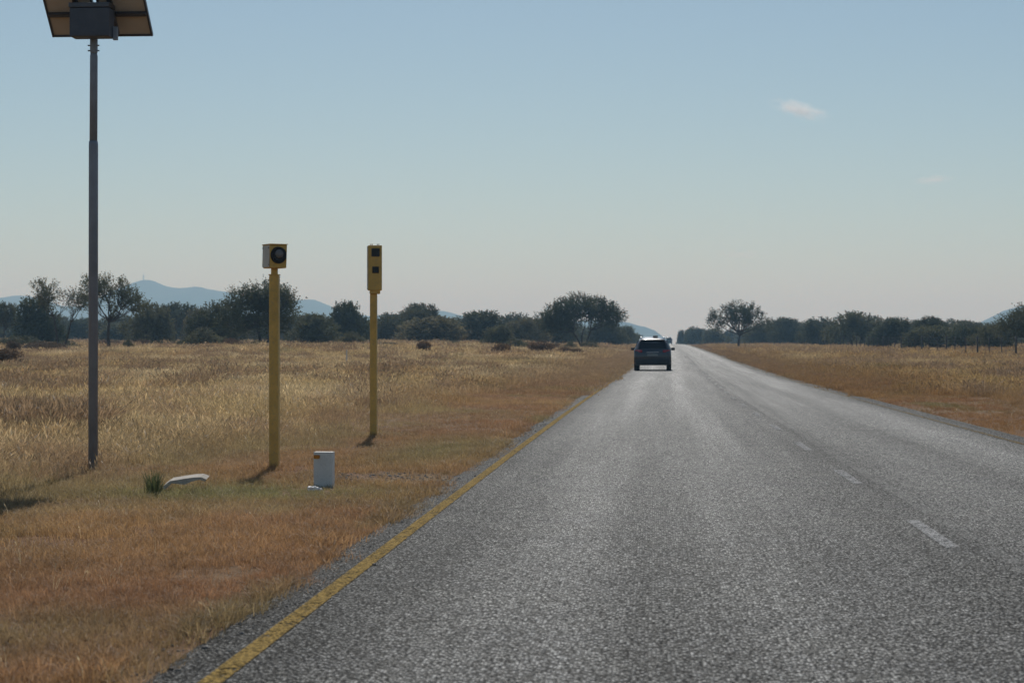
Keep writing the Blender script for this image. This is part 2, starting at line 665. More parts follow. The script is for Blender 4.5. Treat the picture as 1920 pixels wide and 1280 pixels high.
def make_tree_mesh(seed, H, W, crown_low, stems, lobes, lobe_r, sprigs, leaf, flat=.55, fork=.3, gap=0.0, upright=.35, stem_pts=None, lobe_pts=None,
                   twig_vis=0, squash=.8, thick=.028, spr=1.0):
    """-> (trunk verts, faces), (crown verts, faces). Limbs end in lobes; each lobe is filled with outward sprigs of small leaves."""
    r = np.random.default_rng(seed)
    tv, tf = [], []

    def add_tube(path, radii, sides=7):
        V, Fc = tube(path, radii, sides)
        o = len(tv)
        tv.extend(V)
        tf.extend([tuple(i + o for i in f) for f in Fc])

    cz = crown_low + (H - crown_low) * .45
    centers = []
    if lobe_pts:
        centers = [Vector(p) for p in lobe_pts]
        rads = [p for p in (lobe_r if isinstance(lobe_r, (list, tuple)) else [lobe_r] * len(centers))]
    else:
        rads = []
        for i in range(lobes):
            a = 2 * math.pi * (i * .618 + r.random() * .25)
            q = math.sqrt((i + .5) / lobes)
            rr = W / 2 * q * (.62 + .25 * r.random())
            zz = crown_low + (H - crown_low) * (1 - flat * q * q - .30 * r.random())
            lr = lobe_r * (.7 + .6 * r.random())
            zz = min(zz, H - lr * .75)
            centers.append(Vector((rr * math.cos(a), rr * math.sin(a), max(zz, lr * .5))))
            rads.append(lr)
    # stems and limbs
    if stem_pts:
        forks = [Vector(p) for p in stem_pts]
    else:
        forks = [Vector((math.cos(2.4 * i + seed) * W * .10 * (stems > 1), math.sin(2.4 * i + seed) * W * .10 * (stems > 1), H * fork * (.85 + .3 * r.random())))
                 for i in range(stems)]
    tr = H * thick / math.sqrt(len(forks))
    for i, fk in enumerate(forks):
        b0 = Vector((fk.x * .12, fk.y * .12, -.25))
        add_tube(curve_pts(b0, fk, Vector(r.normal(size=3) * H * .012), 5), [tr * 1.35, tr * 1.05, tr * .95, tr * .85, tr * .75], 9)
    for c, lr in zip(centers, rads):
        fk = min(forks, key=lambda f: (f - c).length + r.random() * .4 * W * .2)
        mid = Vector(r.normal(size=3) * H * .03) + Vector((0, 0, -H * .02))
        pts = curve_pts(fk, c, mid, 6, H * .006, r)
        add_tube(pts, [tr * .62, tr * .5, tr * .4, tr * .3, tr * .22, tr * .12], 6)
        for k in range(3 + twig_vis):
            d = Vector(r.normal(size=3))
            d.z = abs(d.z) * .8
            e = c + d.normalized() * lr * (.75 + .35 * r.random())
            st = pts[int(r.integers(2, 6))]
            add_tube(curve_pts(st, e, Vector(r.normal(size=3) * lr * .12), 4), [tr * .22, tr * .16, tr * .1, tr * .03], 4)
    # crown
    Ps, Ds = [], []
    tot = sum(x * x for x in rads)
    for c, lr in zip(centers, rads):
        n = int(sprigs * lr * lr / tot)
        d = r.normal(size=(n, 3))
        d /= np.linalg.norm(d, axis=1, keepdims=True)
        rad = lr * (.25 + .75 * r.random((n, 1)) ** .45)
        p = np.array(c) + d * rad * np.array([1, 1, squash])
        if gap > 0:
            ph = N3(p[:, 0] * 1.9 + seed, p[:, 2] * 1.9 + p[:, 1] * 1.3)
            keep = ph > gap
            p, d = p[keep], d[keep]
            n = len(p)
        out = d + np.array([0, 0, upright]) + r.normal(size=(n, 3)) * .35
        out /= np.linalg.norm(out, axis=1, keepdims=True)
        ln = leaf * spr * (1.6 + 2.4 * r.random((n, 1)))
        for k in range(7):
            t = (k + r.random((n, 1))) / 7
            Ps.append(p + out * ln * t)
            dd = out * .6 + r.normal(size=(n, 3)) * .75
            Ds.append(dd / np.linalg.norm(dd, axis=1, keepdims=True))
    P, D = np.concatenate(Ps), np.concatenate(Ds)
    m = P[:, 2] > .02
    P, D = P[m], D[m]
    V, Fc = leaf_arrays(P, D, leaf, r)
    return (tv, tf), (V, Fc)


def make_mesh(name, VF, m, smooth=False):
    V, Fc = VF
    V = np.asarray([tuple(v) for v in V], np.float32) if not isinstance(V, np.ndarray) else V.astype(np.float32)
    me = bpy.data.meshes.new(name)
    if isinstance(Fc, np.ndarray):
        n = len(Fc)
        me.vertices.add(len(V))
        me.vertices.foreach_set('co', V.ravel())
        me.loops.add(n * 4)
        me.loops.foreach_set('vertex_index', Fc.ravel().astype(np.int32))
        me.polygons.add(n)
        me.polygons.foreach_set('loop_start', np.arange(0, 4 * n, 4, dtype=np.int32))
        me.update(calc_edges=True)
        me.validate()
    else:
        me.from_pydata([tuple(v) for v in V.tolist()], [], Fc)
    me.materials.append(m)
    if smooth:
        me.polygons.foreach_set('use_smooth', [True] * len(me.polygons))
    me.update()
    return me


KINDS = {}


def tree_kind(key, leaf_mat, H, W, **kw):
    t, c = make_tree_mesh(H=H, W=W, **kw)
    z = c[0][:, 2].max()
    w = np.percentile(c[0][:, 0], 99.5) - np.percentile(c[0][:, 0], .5)
    KINDS[key] = (make_mesh('trunk', t, M_BARK, True), make_mesh('crown', c, leaf_mat), float(z), float(w))


# wide thorn tree by the road: three stems leaning apart, crown of several rounded heads
tree_kind('umbrella', M_LEAF, 7.5, 11.0, seed=3, crown_low=2.2, stems=3, lobes=0, lobe_r=[1.45, 1.4, 1.35, 1.4, 1.3, 1.15, 1.2, 1.2, 1.3, 1.3, 1.2, 1.2, 1.1, 1.0, 1.1, .9, .8, .7, .7, .75, .7],
          spr=1.5, sprigs=5600, leaf=.15, gap=.27, upright=.5, stem_pts=[(-1.3, .2, 2.4), (.9, -.3, 2.6), (-.1, .6, 2.5)],
          lobe_pts=[(-.7, .2, 6.1), (-2.2, .3, 5.5), (-3.6, -.4, 4.8), (1.6, .4, 5.7), (2.9, -.2, 5.2), (4.1, .3, 4.3), (-4.7, .5, 4.0), (-2.6, 1.6, 4.5),
                    (.6, -1.5, 5.3), (-1.2, -1.6, 5.0), (2.0, 1.7, 4.8), (-3.6, -1.3, 3.9), (-2.4, .9, 3.7), (3.6, -1.2, 4.1), (.3, .8, 4.8), (-4.3, .2, 3.1), (-3.3, .6, 2.8), (-1.0, .3, 3.9), (1.1, .3, 4.1), (2.6, .1, 3.7), (-1.9, -.3, 3.2)])
# tall round topped thorn tree on one trunk
tree_kind('round_top', M_LEAF, 6.6, 9.0, seed=8, crown_low=2.6, stems=1, lobes=0, lobe_r=[1.5, 1.5, 1.3, 1.5, 1.2, 1.1, 1.2, 1.1, 1.3, 1.0, 1.0], spr=1.5, sprigs=3200, leaf=.15, gap=.40,
          upright=.3, stem_pts=[(.1, 0, 1.9)],
          lobe_pts=[(-.2, .2, 5.3), (1.4, -.3, 4.9), (-1.9, .3, 4.8), (.2, 1.4, 4.5), (2.7, .3, 4.1), (-3.2, -.2, 4.4), (3.5, -.5, 3.4), (-3.5, .4, 3.6), (.1, -1.5, 4.4),
                    (-1.4, -1.0, 3.7), (1.7, 1.2, 3.6)])
# open double trunk tree, thin crown
tree_kind('open_double', M_LEAF_DULL, 6.2, 5.4, seed=12, crown_low=2.6, stems=2, lobes=0, lobe_r=[1.0, .95, .9, .75, .7, .8, .65, .7], thick=.021, spr=1.9, sprigs=1400, leaf=.115, gap=.42, upright=.6,
          twig_vis=5, stem_pts=[(-.55, 0, 2.9), (.95, .2, 2.4)],
          lobe_pts=[(-1.5, .2, 5.1), (-.8, -.4, 4.5), (-1.9, 0, 4.4), (.3, .3, 4.2), (1.5, -.2, 4.5), (1.9, .3, 3.8), (.9, .5, 3.5), (2.4, 0, 4.2)])
# open single trunk, brushy upright branches
tree_kind('open_single', M_LEAF_DULL, 6.6, 5.6, seed=15, crown_low=2.8, stems=1, lobes=0, lobe_r=[.95, .9, .95, .85, .8, .9, .8, .8, .9], thick=.021, spr=1.9, sprigs=1900, leaf=.115, gap=.42, upright=.8,
          twig_vis=6, stem_pts=[(-.1, 0, 2.6)],
          lobe_pts=[(-1.8, .1, 5.4), (-.9, .3, 5.0), (.1, -.2, 5.5), (1.2, .2, 5.4), (1.9, -.1, 4.6), (2.2, .2, 3.9), (-1.3, -.3, 4.2), (.6, .4, 4.3), (1.2, -.4, 3.6)])
# big dense thorn tree with a brushy outline
tree_kind('brushy', M_LEAF, 6.8, 6.6, seed=19, crown_low=1.0, stems=2, lobes=22, lobe_r=1.25, spr=2.0, sprigs=4000, leaf=.15, gap=.3, upright=.7, flat=.62, fork=.3)
for i, sd in enumerate((31, 32, 33, 34)):
    tree_kind('bush%d' % i, M_LEAF if i % 2 == 0 else M_LEAF_DULL, 4.2, 5.6, seed=sd, crown_low=.35, stems=3, lobes=17, lobe_r=1.0, sprigs=2400, leaf=.16, gap=.26,
              upright=.35, flat=.7, fork=.22)
for i, sd in enumerate((41, 42)):
    tree_kind('flat%d' % i, M_LEAF, 5.0, 6.6, seed=sd, crown_low=1.9, stems=2, lobes=15, lobe_r=.95, sprigs=2300, leaf=.16, gap=.3, upright=.3, flat=.45, fork=.33)
tree_kind('shrub', M_LEAF_BROWN, 1.4, 2.0, seed=51, crown_low=.1, stems=4, lobes=9, lobe_r=.42, sprigs=900, leaf=.07, gap=.15, upright=.9, flat=.6, fork=.25)
tree_kind('green_shrub', M_LEAF_DULL, 1.6, 2.6, seed=52, crown_low=.1, stems=4, lobes=10, lobe_r=.5, sprigs=1100, leaf=.08, gap=.12, upright=.5, flat=.7, fork=.25)


def plant(key, name, label, cat, px, ytop, d, wpx, group=None, rz=None, depth=1.0, sink=0.0):
    """stands on the ground under pixel column px at distance d, as tall and wide as seen"""
    tm, cm, h0, w0 = KINDS[key]
    if d > 400:
        sink = .8
    p = at(px, 648, d)
    z = tz(p.x, d)
    h = at(px, ytop, d).z - z + sink
    sc_h = h / h0
    sc_w = wpx / F * d / w0
    e = empty(name, (p.x, d, z - sink), rz if rz is not None else 0.0)
    e.scale = (sc_w, sc_w * depth, sc_h)
    link(bpy.data.objects.new('trunk', tm), e)
    link(bpy.data.objects.new('crown', cm), e)
    return tag(e, label, cat, group)


TR = 'trees of the bush line left of the road'
TRR = 'trees of the bush line right of the road'
# left of the road, from the left edge inward
plant('flat0', 'thorn_tree', 'small open tree cut by the left edge of the picture', 'tree', 3, 562, 250, 62, TR)
plant('bush0', 'thorn_tree', 'dense dark tree behind the double trunked tree at far left', 'tree', 72, 553, 215, 104, TR)
plant('open_double', 'thorn_tree', 'thin open tree with two slanting trunks left of the solar pole', 'tree', 112, 516, 178, 122, TR)
plant('open_single', 'thorn_tree', 'tall open tree on one trunk just behind the solar pole', 'tree', 207, 506, 172, 128, TR)
plant('bush1', 'thorn_tree', 'dense bushy tree right of the tall open tree behind the solar pole', 'tree', 283, 562, 225, 100, TR)
plant('flat1', 'thorn_tree', 'flat topped tree below the hill with the radio mast', 'tree', 335, 564, 300, 82, TR)
plant('bush3', 'thorn_tree', 'small rounded tree between the mast hill trees and the big brushy tree', 'tree', 372, 572, 290, 60, TR)
plant('bush2', 'thorn_tree', 'olive bush leaning on the left of the big brushy tree', 'tree', 408, 560, 205, 108, TR, rz=.8)
plant('brushy', 'thorn_tree', 'big dark brushy tree behind the yellow flash unit post', 'tree', 492, 514, 176, 150, TR)
plant('bush1', 'thorn_tree', 'low olive bush between the two yellow posts, nearer the round one', 'tree', 590, 584, 215, 112, TR, rz=2.0)
plant('bush0', 'thorn_tree', 'dark round tree just left of the yellow radar post', 'tree', 652, 561, 245, 92, TR, rz=1.2)
plant('bush2', 'thorn_tree', 'dark tree just right of the yellow radar post', 'tree', 730, 584, 280, 84, TR, rz=2.6)
plant('flat0', 'thorn_tree', 'flat topped tree standing above the bushes right of the radar post', 'tree', 784, 564, 290, 78, TR, rz=.6)
plant('bush3', 'thorn_tree', 'wide low bush in front of the flat topped tree', 'tree', 806, 590, 262, 130, TR, rz=.3)
plant('bush0', 'thorn_tree', 'broad dark bush tree midway between radar post and roadside tree', 'tree', 893, 579, 285, 124, TR, rz=3.0)
plant('bush1', 'thorn_tree', 'rounded dark bush tree left of the wide roadside tree', 'tree', 984, 592, 300, 92, TR, rz=4.0)
plant('bush3', 'thorn_tree', 'small dark bush standing forward of the bush line', 'tree', 932, 606, 235, 56, TR, rz=1.0)
plant('bush2', 'thorn_tree', 'dark bush tree tucked behind the left of the wide roadside tree', 'tree', 1042, 584, 310, 86, TR, rz=5.0)
plant('umbrella', 'thorn_tree', 'wide spreading thorn tree on several stems beside the road', 'tree', 1094, 544, 255, 160, TR)
plant('bush0', 'thorn_tree', 'bush tree behind the right side of the wide roadside tree', 'tree', 1140, 600, 330, 84, TR, rz=.5)
plant('bush1', 'thorn_tree', 'last low bush tree before the road on the left', 'tree', 1174, 608, 380, 50, TR, rz=2.4)
fill_l = 'dark bushy tree deep in the left bush line'
for i in range(46):
    px = -60 + i * 27.2 + rnd.uniform(-9, 9)
    d = rnd.uniform(330, 470) if px < 1090 else rnd.uniform(470, 560)
    top = {0: 591, 1: 597, 2: 587, 3: 600}[i % 4] + rnd.uniform(-5, 5)
    if px > 1090:
        top = 604 + (px - 1090) * .17 + rnd.uniform(0, 6)
    plant(('bush%d' % (i % 4)), 'thorn_tree', fill_l, 'tree', px, top, d, rnd.uniform(78, 112), 'back row of the left bush line', rz=rnd.uniform(0, 6.28))
# right of the road
plant('bush0', 'thorn_tree', 'first small tree at the end of the right bush line by the crest', 'tree', 1278, 617, 620, 22, TRR, rz=1.0)
plant('bush2', 'thorn_tree', 'low dark tree right of the crest, left of the lone tree', 'tree', 1302, 610, 540, 44, TRR, rz=2.0)
plant('bush1', 'thorn_tree', 'dark bush under the left side of the lone round topped tree', 'tree', 1340, 613, 480, 52, TRR, rz=3.0)
plant('round_top', 'thorn_tree', 'lone round topped tree on one trunk right of the road', 'tree', 1386, 560, 305, 118, TRR)
plant('bush3', 'thorn_tree', 'dark bush right beneath the lone round topped tree', 'tree', 1425, 604, 420, 70, TRR, rz=.4)
plant('bush0', 'thorn_tree', 'dark tree next right of the lone tree in the bush line', 'tree', 1478, 592, 400, 84, TRR, rz=5.2)
plant('bush2', 'thorn_tree', 'broad dark tree before the highest crowns of the right bush line', 'tree', 1540, 592, 350, 92, TRR, rz=4.4)
plant('bush1', 'thorn_tree', 'highest broad crown in the right bush line behind the fence', 'tree', 1606, 580, 300, 120, TRR, rz=.2)
plant('bush0', 'thorn_tree', 'broad dark crown right of the highest one behind the fence', 'tree', 1672, 592, 270, 96, TRR, rz=3.6)
plant('flat1', 'thorn_tree', 'small tree poking above the bush line right of centre behind the fence', 'tree', 1748, 590, 262, 54, TRR, rz=.9)
plant('bush3', 'thorn_tree', 'low dark bush tree behind the fence below the poking tree', 'tree', 1742, 606, 235, 92, TRR, rz=2.2)
plant('bush2', 'thorn_tree', 'low bush tree behind the fence at the foot of the blue hill', 'tree', 1812, 606, 225, 84, TRR, rz=1.4)
plant('bush1', 'thorn_tree', 'olive bush tree behind the fence below the blue hill slope', 'tree', 1862, 604, 205, 84, TRR, rz=5.6)
plant('brushy', 'thorn_tree', 'tall dark tree cut by the right edge of the picture', 'tree', 1932, 562, 185, 124, TRR, rz=1.9)
fill_r = 'dark bushy tree deep in the right bush line'
for i in range(28):
    px = 1290 + i * 25.5 + rnd.uniform(-8, 8)
    dmin = 29 * F / max(px - 1218, 60) + 45
    d = min(640, max(320, dmin) + rnd.uniform(0, 60))
    top = 600 + rnd.uniform(-5, 5) if px > 1420 else 616 + rnd.uniform(-4, 4)
    plant(('bush%d' % ((i * 3 + 1) % 4)), 'thorn_tree', fill_r, 'tree', px, top, d, rnd.uniform(74, 106) if px > 1400 else 40, 'back row of the right bush line', rz=rnd.uniform(0, 6.28))
# shrubs standing in the grass
SH = 'shrubs standing in the dry grass'
plant('shrub', 'shrub', 'dark brown shrub in the grass at the left edge', 'shrub', 6, 648, 103, 80, SH)
plant('shrub', 'shrub', 'low brown shrub under the double trunked tree', 'shrub', 88, 640, 150, 66, SH, rz=1.1)
plant('green_shrub', 'shrub', 'olive shrub at the foot of the double trunked tree, far left', 'shrub', 40, 628, 190, 90, SH, rz=2.0)
plant('green_shrub', 'shrub', 'round olive shrub in front of the big brushy tree', 'shrub', 380, 612, 186, 90, SH, rz=.4)
plant('green_shrub', 'shrub', 'olive shrub at the foot of the dark tree by the radar post', 'shrub', 660, 620, 210, 66, SH, rz=2.9)
plant('shrub', 'shrub', 'brown shrub in front of the wide roadside tree, nearest the camera', 'shrub', 1058, 648, 176, 30, SH, rz=2.0)
plant('shrub', 'shrub', 'brown shrub right beside the nearest one before the roadside tree', 'shrub', 1081, 650, 172, 28, SH, rz=4.0)
plant('green_shrub', 'shrub', 'dark shrub round the foot of the wide roadside tree stems', 'shrub', 1106, 638, 246, 40, SH, rz=1.0)
plant('green_shrub', 'shrub', 'dark low shrub left of the roadside tree foot', 'shrub', 1070, 639, 240, 32, SH, rz=3.0)
plant('shrub', 'shrub', 'small dark shrub farthest left of the roadside tree foot', 'shrub', 1042, 641, 232, 22, SH, rz=3.6)
LS = 'low scrub along the foot of the left bush line'
for i in range(26):
    px = -10 + i * 41 + rnd.uniform(-16, 16)
    if 150 < px < 200 or 1020 < px < 1130:
        continue
    d = rnd.uniform(150, 235)
    plant('shrub' if i % 3 else 'green_shrub', 'shrub', 'low scrubby bush in the grass before the left bush line', 'shrub', px, rnd.uniform(631, 643), d, rnd.uniform(26, 66), LS, rz=rnd.uniform(0, 6))


def tussock(px, d, h, label):
    p = at(px, 648, d)
    r = np.random.default_rng(77)
    V, Fc = [], []
    for i in range(150):
        a, q = r.random() * 6.283, math.sqrt(r.random()) * .075
        o_ = np.array([math.cos(a), math.sin(a), 0])
        b0 = o_ * q + np.array([0, 0, -.02])
        L = h * (.35 + .65 * r.random())
        sd = np.array([-o_[1], o_[0], 0]) * .0032
        p1, p2 = b0 + np.array([0, 0, L * .6]) + o_ * L * .10 * r.random(), b0 + np.array([0, 0, L]) + o_ * L * .38 * r.random()
        k = len(V)
        V += [b0 - sd, b0 + sd, p1 + sd, p1 - sd, p2]
        Fc += [(k, k + 1, k + 2, k + 3), (k + 3, k + 2, k + 4)]
    o = mesh_obj('tussock', V, Fc, M_LEAF_GREEN)
    o.location = (p.x, d, tz(p.x, d))
    return tag(o, label, 'plant')


tussock(288, 17.0, .30, 'upright green tussock left of the pale slab')

# ------------------------------------------------------------------ objects by the road
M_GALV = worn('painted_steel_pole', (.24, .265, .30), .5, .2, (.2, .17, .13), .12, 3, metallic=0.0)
M_CABINET = worn('slate_grey_cabinet', (.075, .085, .105), .55, .15, (.2, .16, .12), .15, 5)
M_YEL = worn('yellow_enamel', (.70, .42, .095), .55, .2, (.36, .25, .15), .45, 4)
M_CREAM = worn('pale_cream_paint', (.62, .56, .46), .6, .12, (.3, .22, .14), .25, 8)  # pale cream coat of the side panels and the stake cap
M_DARKGLASS = worn('dark_glass', (.010, .012, .017), .2, .1, (.1, .09, .08), .03, 8, spec=.3)
M_LENS = worn('ribbed_lens', (.16, .15, .14), .2, .25, (.3, .25, .2), .3, 30)
M_BLACK = worn('black_rubber', (.02, .02, .022), .7, .2, (.1, .08, .06), .2, 10)
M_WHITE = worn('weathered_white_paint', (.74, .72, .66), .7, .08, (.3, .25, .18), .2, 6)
M_ORANGE = worn('orange_reflector', (.6, .22, .02), .35, .1, (.3, .2, .1), .1, 10)
M_ALU = worn('anodised_frame', (.10, .10, .11), .4, .15, (.2, .17, .13), .15, 6, metallic=.6)
M_CONC = worn('pale_concrete', (.54, .49, .41), .85, .18, (.25, .2, .15), .4, 9)
M_PAPER = worn('white_plastic_litter', (.78, .77, .74), .6, .06, (.5, .45, .4), .15, 20)


def make_backsheet():
    m, nt, b = mat('panel_backsheet')
    tc = nt.nodes.new('ShaderNodeTexCoord').outputs['Object']
    sx = nt.nodes.new('ShaderNodeSeparateXYZ')
    nt.links.new(tc, sx.inputs[0])
    fr = math_n(nt, 'FRACT', math_n(nt, 'MULTIPLY', sx.outputs[0], 1 / .156))
    ln = math_n(nt, 'LESS_THAN', math_n(nt, 'ABSOLUTE', math_n(nt, 'ADD', fr, -.5)), .035)
    n = noise(nt, tc, 3, 4)
    c = ramp(nt, n, [(.3, (.46, .38, .29)), (.7, (.56, .46, .35))])
    col = mixc(nt, math_n(nt, 'MULTIPLY', ln, .35), c, (.5, .43, .34))
    nt.links.new(col, b.inputs['Base Color'])
    b.inputs['Roughness'].default_value = .6
    return m


M_BACK = make_backsheet()

# --- solar panel on its tall pole
SY = 20.7
sb = at(174.5, 893, SY)
sx_, sz_ = sb.x, tz(sb.x, SY)
sol = tag(empty('solar_pole', (sx_, SY, sz_)), 'tall grey pole carrying a solar panel and grey cabinet', 'solar pole')
ztop = at(176, 78, SY).z - sz_
zmid = at(176, 265, SY).z - sz_
lean = (at(176, 78, SY).x - sx_)
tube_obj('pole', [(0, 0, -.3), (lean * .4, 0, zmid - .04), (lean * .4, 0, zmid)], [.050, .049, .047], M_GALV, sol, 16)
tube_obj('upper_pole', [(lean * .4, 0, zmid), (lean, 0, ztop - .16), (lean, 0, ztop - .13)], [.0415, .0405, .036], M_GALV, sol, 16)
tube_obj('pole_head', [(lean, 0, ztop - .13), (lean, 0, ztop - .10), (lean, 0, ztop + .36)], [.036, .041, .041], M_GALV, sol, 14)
for zz in (ztop - .045, ztop - .10):
    for s in (-1, 1):
        tube_obj('bolt', [(lean + s * .038, -.01, zz), (lean + s * .062, -.01, zz)], [.008, .008], M_GALV, sol, 6, False)
# cabinet in front of the pole
cw = 76 / F * SY
cc = at(170, 42, SY - .22)
cab = bm_obj('cabinet', box_bm(cw, .22, .30, (cc.x - sx_, -.17, 0), .012), M_CABINET, sol)
cab.location = (0, 0, ztop + .012 + .15)
bm_obj('cabinet_lid', box_bm(cw + .012, .24, .05, (cc.x - sx_, -.17, 0), .006), M_ALU, cab).location = (0, 0, .177)
bm_obj('conduit', box_bm(.05, .05, .14, (cc.x - sx_ + cw / 2 + .026, -.12, -.10), .008), M_GALV, cab)
# the panel: 45 degrees, facing away to the north
pc0, pc1 = at(99, 69, SY + .28), at(287, 70.5, SY + .28)
pw = pc1.x - pc0.x
hw = pw / 2 - .022
for sd in (-1, 1):
    pan = bm_obj('solar_panel', box_bm(hw, 1.62, .006, (0, .81, 0)), M_BACK, sol)
    pan.location = ((pc0.x + pc1.x) / 2 - sx_ + sd * (hw / 2 + .022), .28, pc0.z - sz_)
    pan.rotation_euler = (math.radians(180 - 45), 0, 0)
    for q in (-1, 1):
        bm_obj('panel_frame', box_bm(.022, 1.62, .04, (q * (hw / 2 - .010), .81, -.003), .003), M_ALU, pan)
    for yy in (.012, 1.608):
        bm_obj('panel_frame', box_bm(hw - .044, .022, .04, (0, yy, -.003), .003), M_ALU, pan)
    bm_obj('mount_rail', box_bm(.05, 1.35, .05, (-sd * .10, .75, .074), .004), M_ALU, pan)
    bm_obj('glass', box_bm(hw - .03, 1.58, .004, (0, .81, -.006)), M_DARKGLASS, pan)
    for yy in (.30, 1.2):
        bm_obj('cross_rail', box_bm(hw - .03, .04, .045, (0, yy, .027), .004), M_ALU, pan)
bm_obj('tilt_bracket', box_bm(.10, .30, .06, (lean, .06, ztop + .33), .01), M_ALU, sol)

# --- flash unit on its yellow post
FY = 20.9
fb = at(514.5, 890, FY)
fz = tz(fb.x, FY)
fl = tag(empty('flash_post', (fb.x, FY, fz)), 'yellow post with a boxy flash unit and big round lens', 'speed camera')
pz1 = at(515, 516, FY).z - fz
pz2 = at(515, 503, FY).z - fz
pz3 = at(515, 459.5, FY).z - fz
pb = box_bm(.102, .102, pz1 + .3, (0, 0, (pz1 - .3) / 2), .016)
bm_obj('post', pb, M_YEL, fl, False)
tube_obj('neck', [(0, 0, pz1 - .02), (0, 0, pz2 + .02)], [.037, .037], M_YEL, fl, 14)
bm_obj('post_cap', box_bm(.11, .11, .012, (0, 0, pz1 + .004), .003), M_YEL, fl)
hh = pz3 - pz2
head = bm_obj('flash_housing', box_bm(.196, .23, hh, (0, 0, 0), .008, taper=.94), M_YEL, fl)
head.location = (.003, 0, pz2 + hh / 2)
head.rotation_euler = (0, 0, math.radians(31))
HY = -.115
sp = box_bm(.004, .205, hh * .93, (-.0985, 0, 0), .001)
bm_obj('side_panel', sp, M_CREAM, head).rotation_euler = (0, math.radians(1.4), 0)
for yy, zz in ((-.09, hh * .36), (.09, -hh * .36), (-.09, -hh * .36), (.09, hh * .36)):
    bm_obj('screw', box_bm(.006, .012, .012, (-.101, yy, zz), .001), M_BLACK, head)
bz = bmesh.new()
bmesh.ops.create_cone(bz, cap_ends=True, segments=40, radius1=.090, radius2=.086, depth=.02, matrix=Matrix.Translation((0, HY - .006, .012)) @ Matrix.Rotation(math.pi / 2, 4, 'X'))
bezel = bm_obj('bezel', bz, M_BLACK, head)
bz = bmesh.new()
bmesh.ops.create_cone(bz, cap_ends=True, segments=40, radius1=.072, radius2=.066, depth=.012, matrix=Matrix.Translation((0, HY - .018, .012)) @ Matrix.Rotation(math.pi / 2, 4, 'X'))
bm_obj('lens', bz, M_DARKGLASS, bezel)
bz = bmesh.new()
bmesh.ops.create_uvsphere(bz, u_segments=24, v_segments=12, radius=.046)
for v in bz.verts:
    v.co = Vector((v.co.x, v.co.y * .35 + HY - .024, v.co.z + .026))
bm_obj('bulb', bz, M_LENS, bezel, True)
bm_obj('hood', box_bm(.204, .25, .008, (0, -.008, hh / 2 + .0045), .002), M_YEL, head)

# --- tall radar unit on its yellow post
RY = 28.4
rb = at(700.5, 826, RY)
rz_ = tz(rb.x, RY)
rd = tag(empty('radar_post', (rb.x, RY, rz_)), 'yellow post with a tall narrow camera box and two dark windows', 'speed camera')
r1 = at(700, 551, RY).z - rz_
r2 = at(700, 460.5, RY).z - rz_
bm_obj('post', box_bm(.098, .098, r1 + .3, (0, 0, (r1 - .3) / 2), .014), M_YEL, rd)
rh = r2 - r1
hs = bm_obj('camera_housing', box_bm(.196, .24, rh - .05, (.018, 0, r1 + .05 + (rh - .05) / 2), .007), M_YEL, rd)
hs.rotation_euler = (0, 0, math.radians(9.5))
bm_obj('housing_foot', box_bm(.15, .2, .052, (.018, 0, r1 + .026), .012), M_YEL, hs)
bm_obj('side_panel', box_bm(.012, .20, rh - .07, (.018 - .104, 0, r1 + .05 + (rh - .05) / 2), .003), M_CREAM, hs)
for zc, s in ((at(703, 474, RY).z - rz_, .098), (at(703, 506.5, RY).z - rz_, .074)):
    w = bm_obj('window', box_bm(s + .02, .01, s + .02, (.024, -.122, zc), .003), M_BLACK, hs)
    bm_obj('pane', box_bm(s, .008, s, (.024, -.127, zc), .001), M_DARKGLASS, w)
for xx in (-.05, .045):
    for dx in (-.011, .011):
        tube_obj('bolt', [(.018 + xx + dx, -.06, r2 - .003), (.018 + xx + dx, -.06, r2 + .022)], [.006, .006], M_BLACK, hs, 6, False)

# --- white kerb marker post with orange patch
MY = 18.2
mb = at(607, 922, MY)
mz = tz(mb.x, MY)
mk = tag(empty('marker_post', (mb.x, MY, mz)), 'squat white concrete marker post with an orange patch', 'marker post')
mh = at(608, 846.5, MY).z - mz
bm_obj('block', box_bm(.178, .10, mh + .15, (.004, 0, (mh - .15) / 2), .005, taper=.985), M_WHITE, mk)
ob = bm_obj('reflector', box_bm(.058, .006, .034, (0, 0, 0), .009), M_ORANGE, mk)
ob.location = (-.052, -.052, mh - .044)
mk.rotation_euler = (0, 0, math.radians(-4))

# --- pale broken slab
LY = 17.6
lb = at(345, 922, LY)
lz = tz(lb.x, LY)
prof_top = [(-.215, .01), (-.17, .075), (-.11, .115), (-.04, .125), (.03, .132), (.10, .14), (.17, .142), (.215, .118)]
V, Fc = [], []
for side, yy in ((0, -.05), (1, .06)):
    for x, z in prof_top:
        V.append((x + (.01 if side else 0), yy + .012 * math.sin(x * 31), z + (.016 if side else 0)))
    for x, z in prof_top:
        th = .038 + .016 * math.sin(x * 23 + 1) - (.012 if abs(x) > .2 else 0)
        V.append((x + (.012 if x < 0 else -.012), yy + .012 * math.sin(x * 31), z - th + (.016 if side else 0)))
n = len(prof_top)
for i in range(n - 1):
    Fc += [(i, i + 1, n + i + 1, n + i), (2 * n + i + 1, 2 * n + i, 3 * n + i, 3 * n + i + 1), (i + 1, i, 2 * n + i, 2 * n + i + 1),
           (n + i, n + i + 1, 3 * n + i + 1, 3 * n + i)]
Fc += [(0, n, 3 * n, 2 * n), (n - 1, 3 * n - 1, 4 * n - 1, 2 * n - 1)]
slab = mesh_obj('concrete_slab', V, Fc, M_CONC)
slab.location = (lb.x, LY, lz - .005)
slab.rotation_euler = (math.radians(4), math.radians(-2), math.radians(3))
tag(slab, 'pale broken concrete slab lying arched in the grass', 'slab')

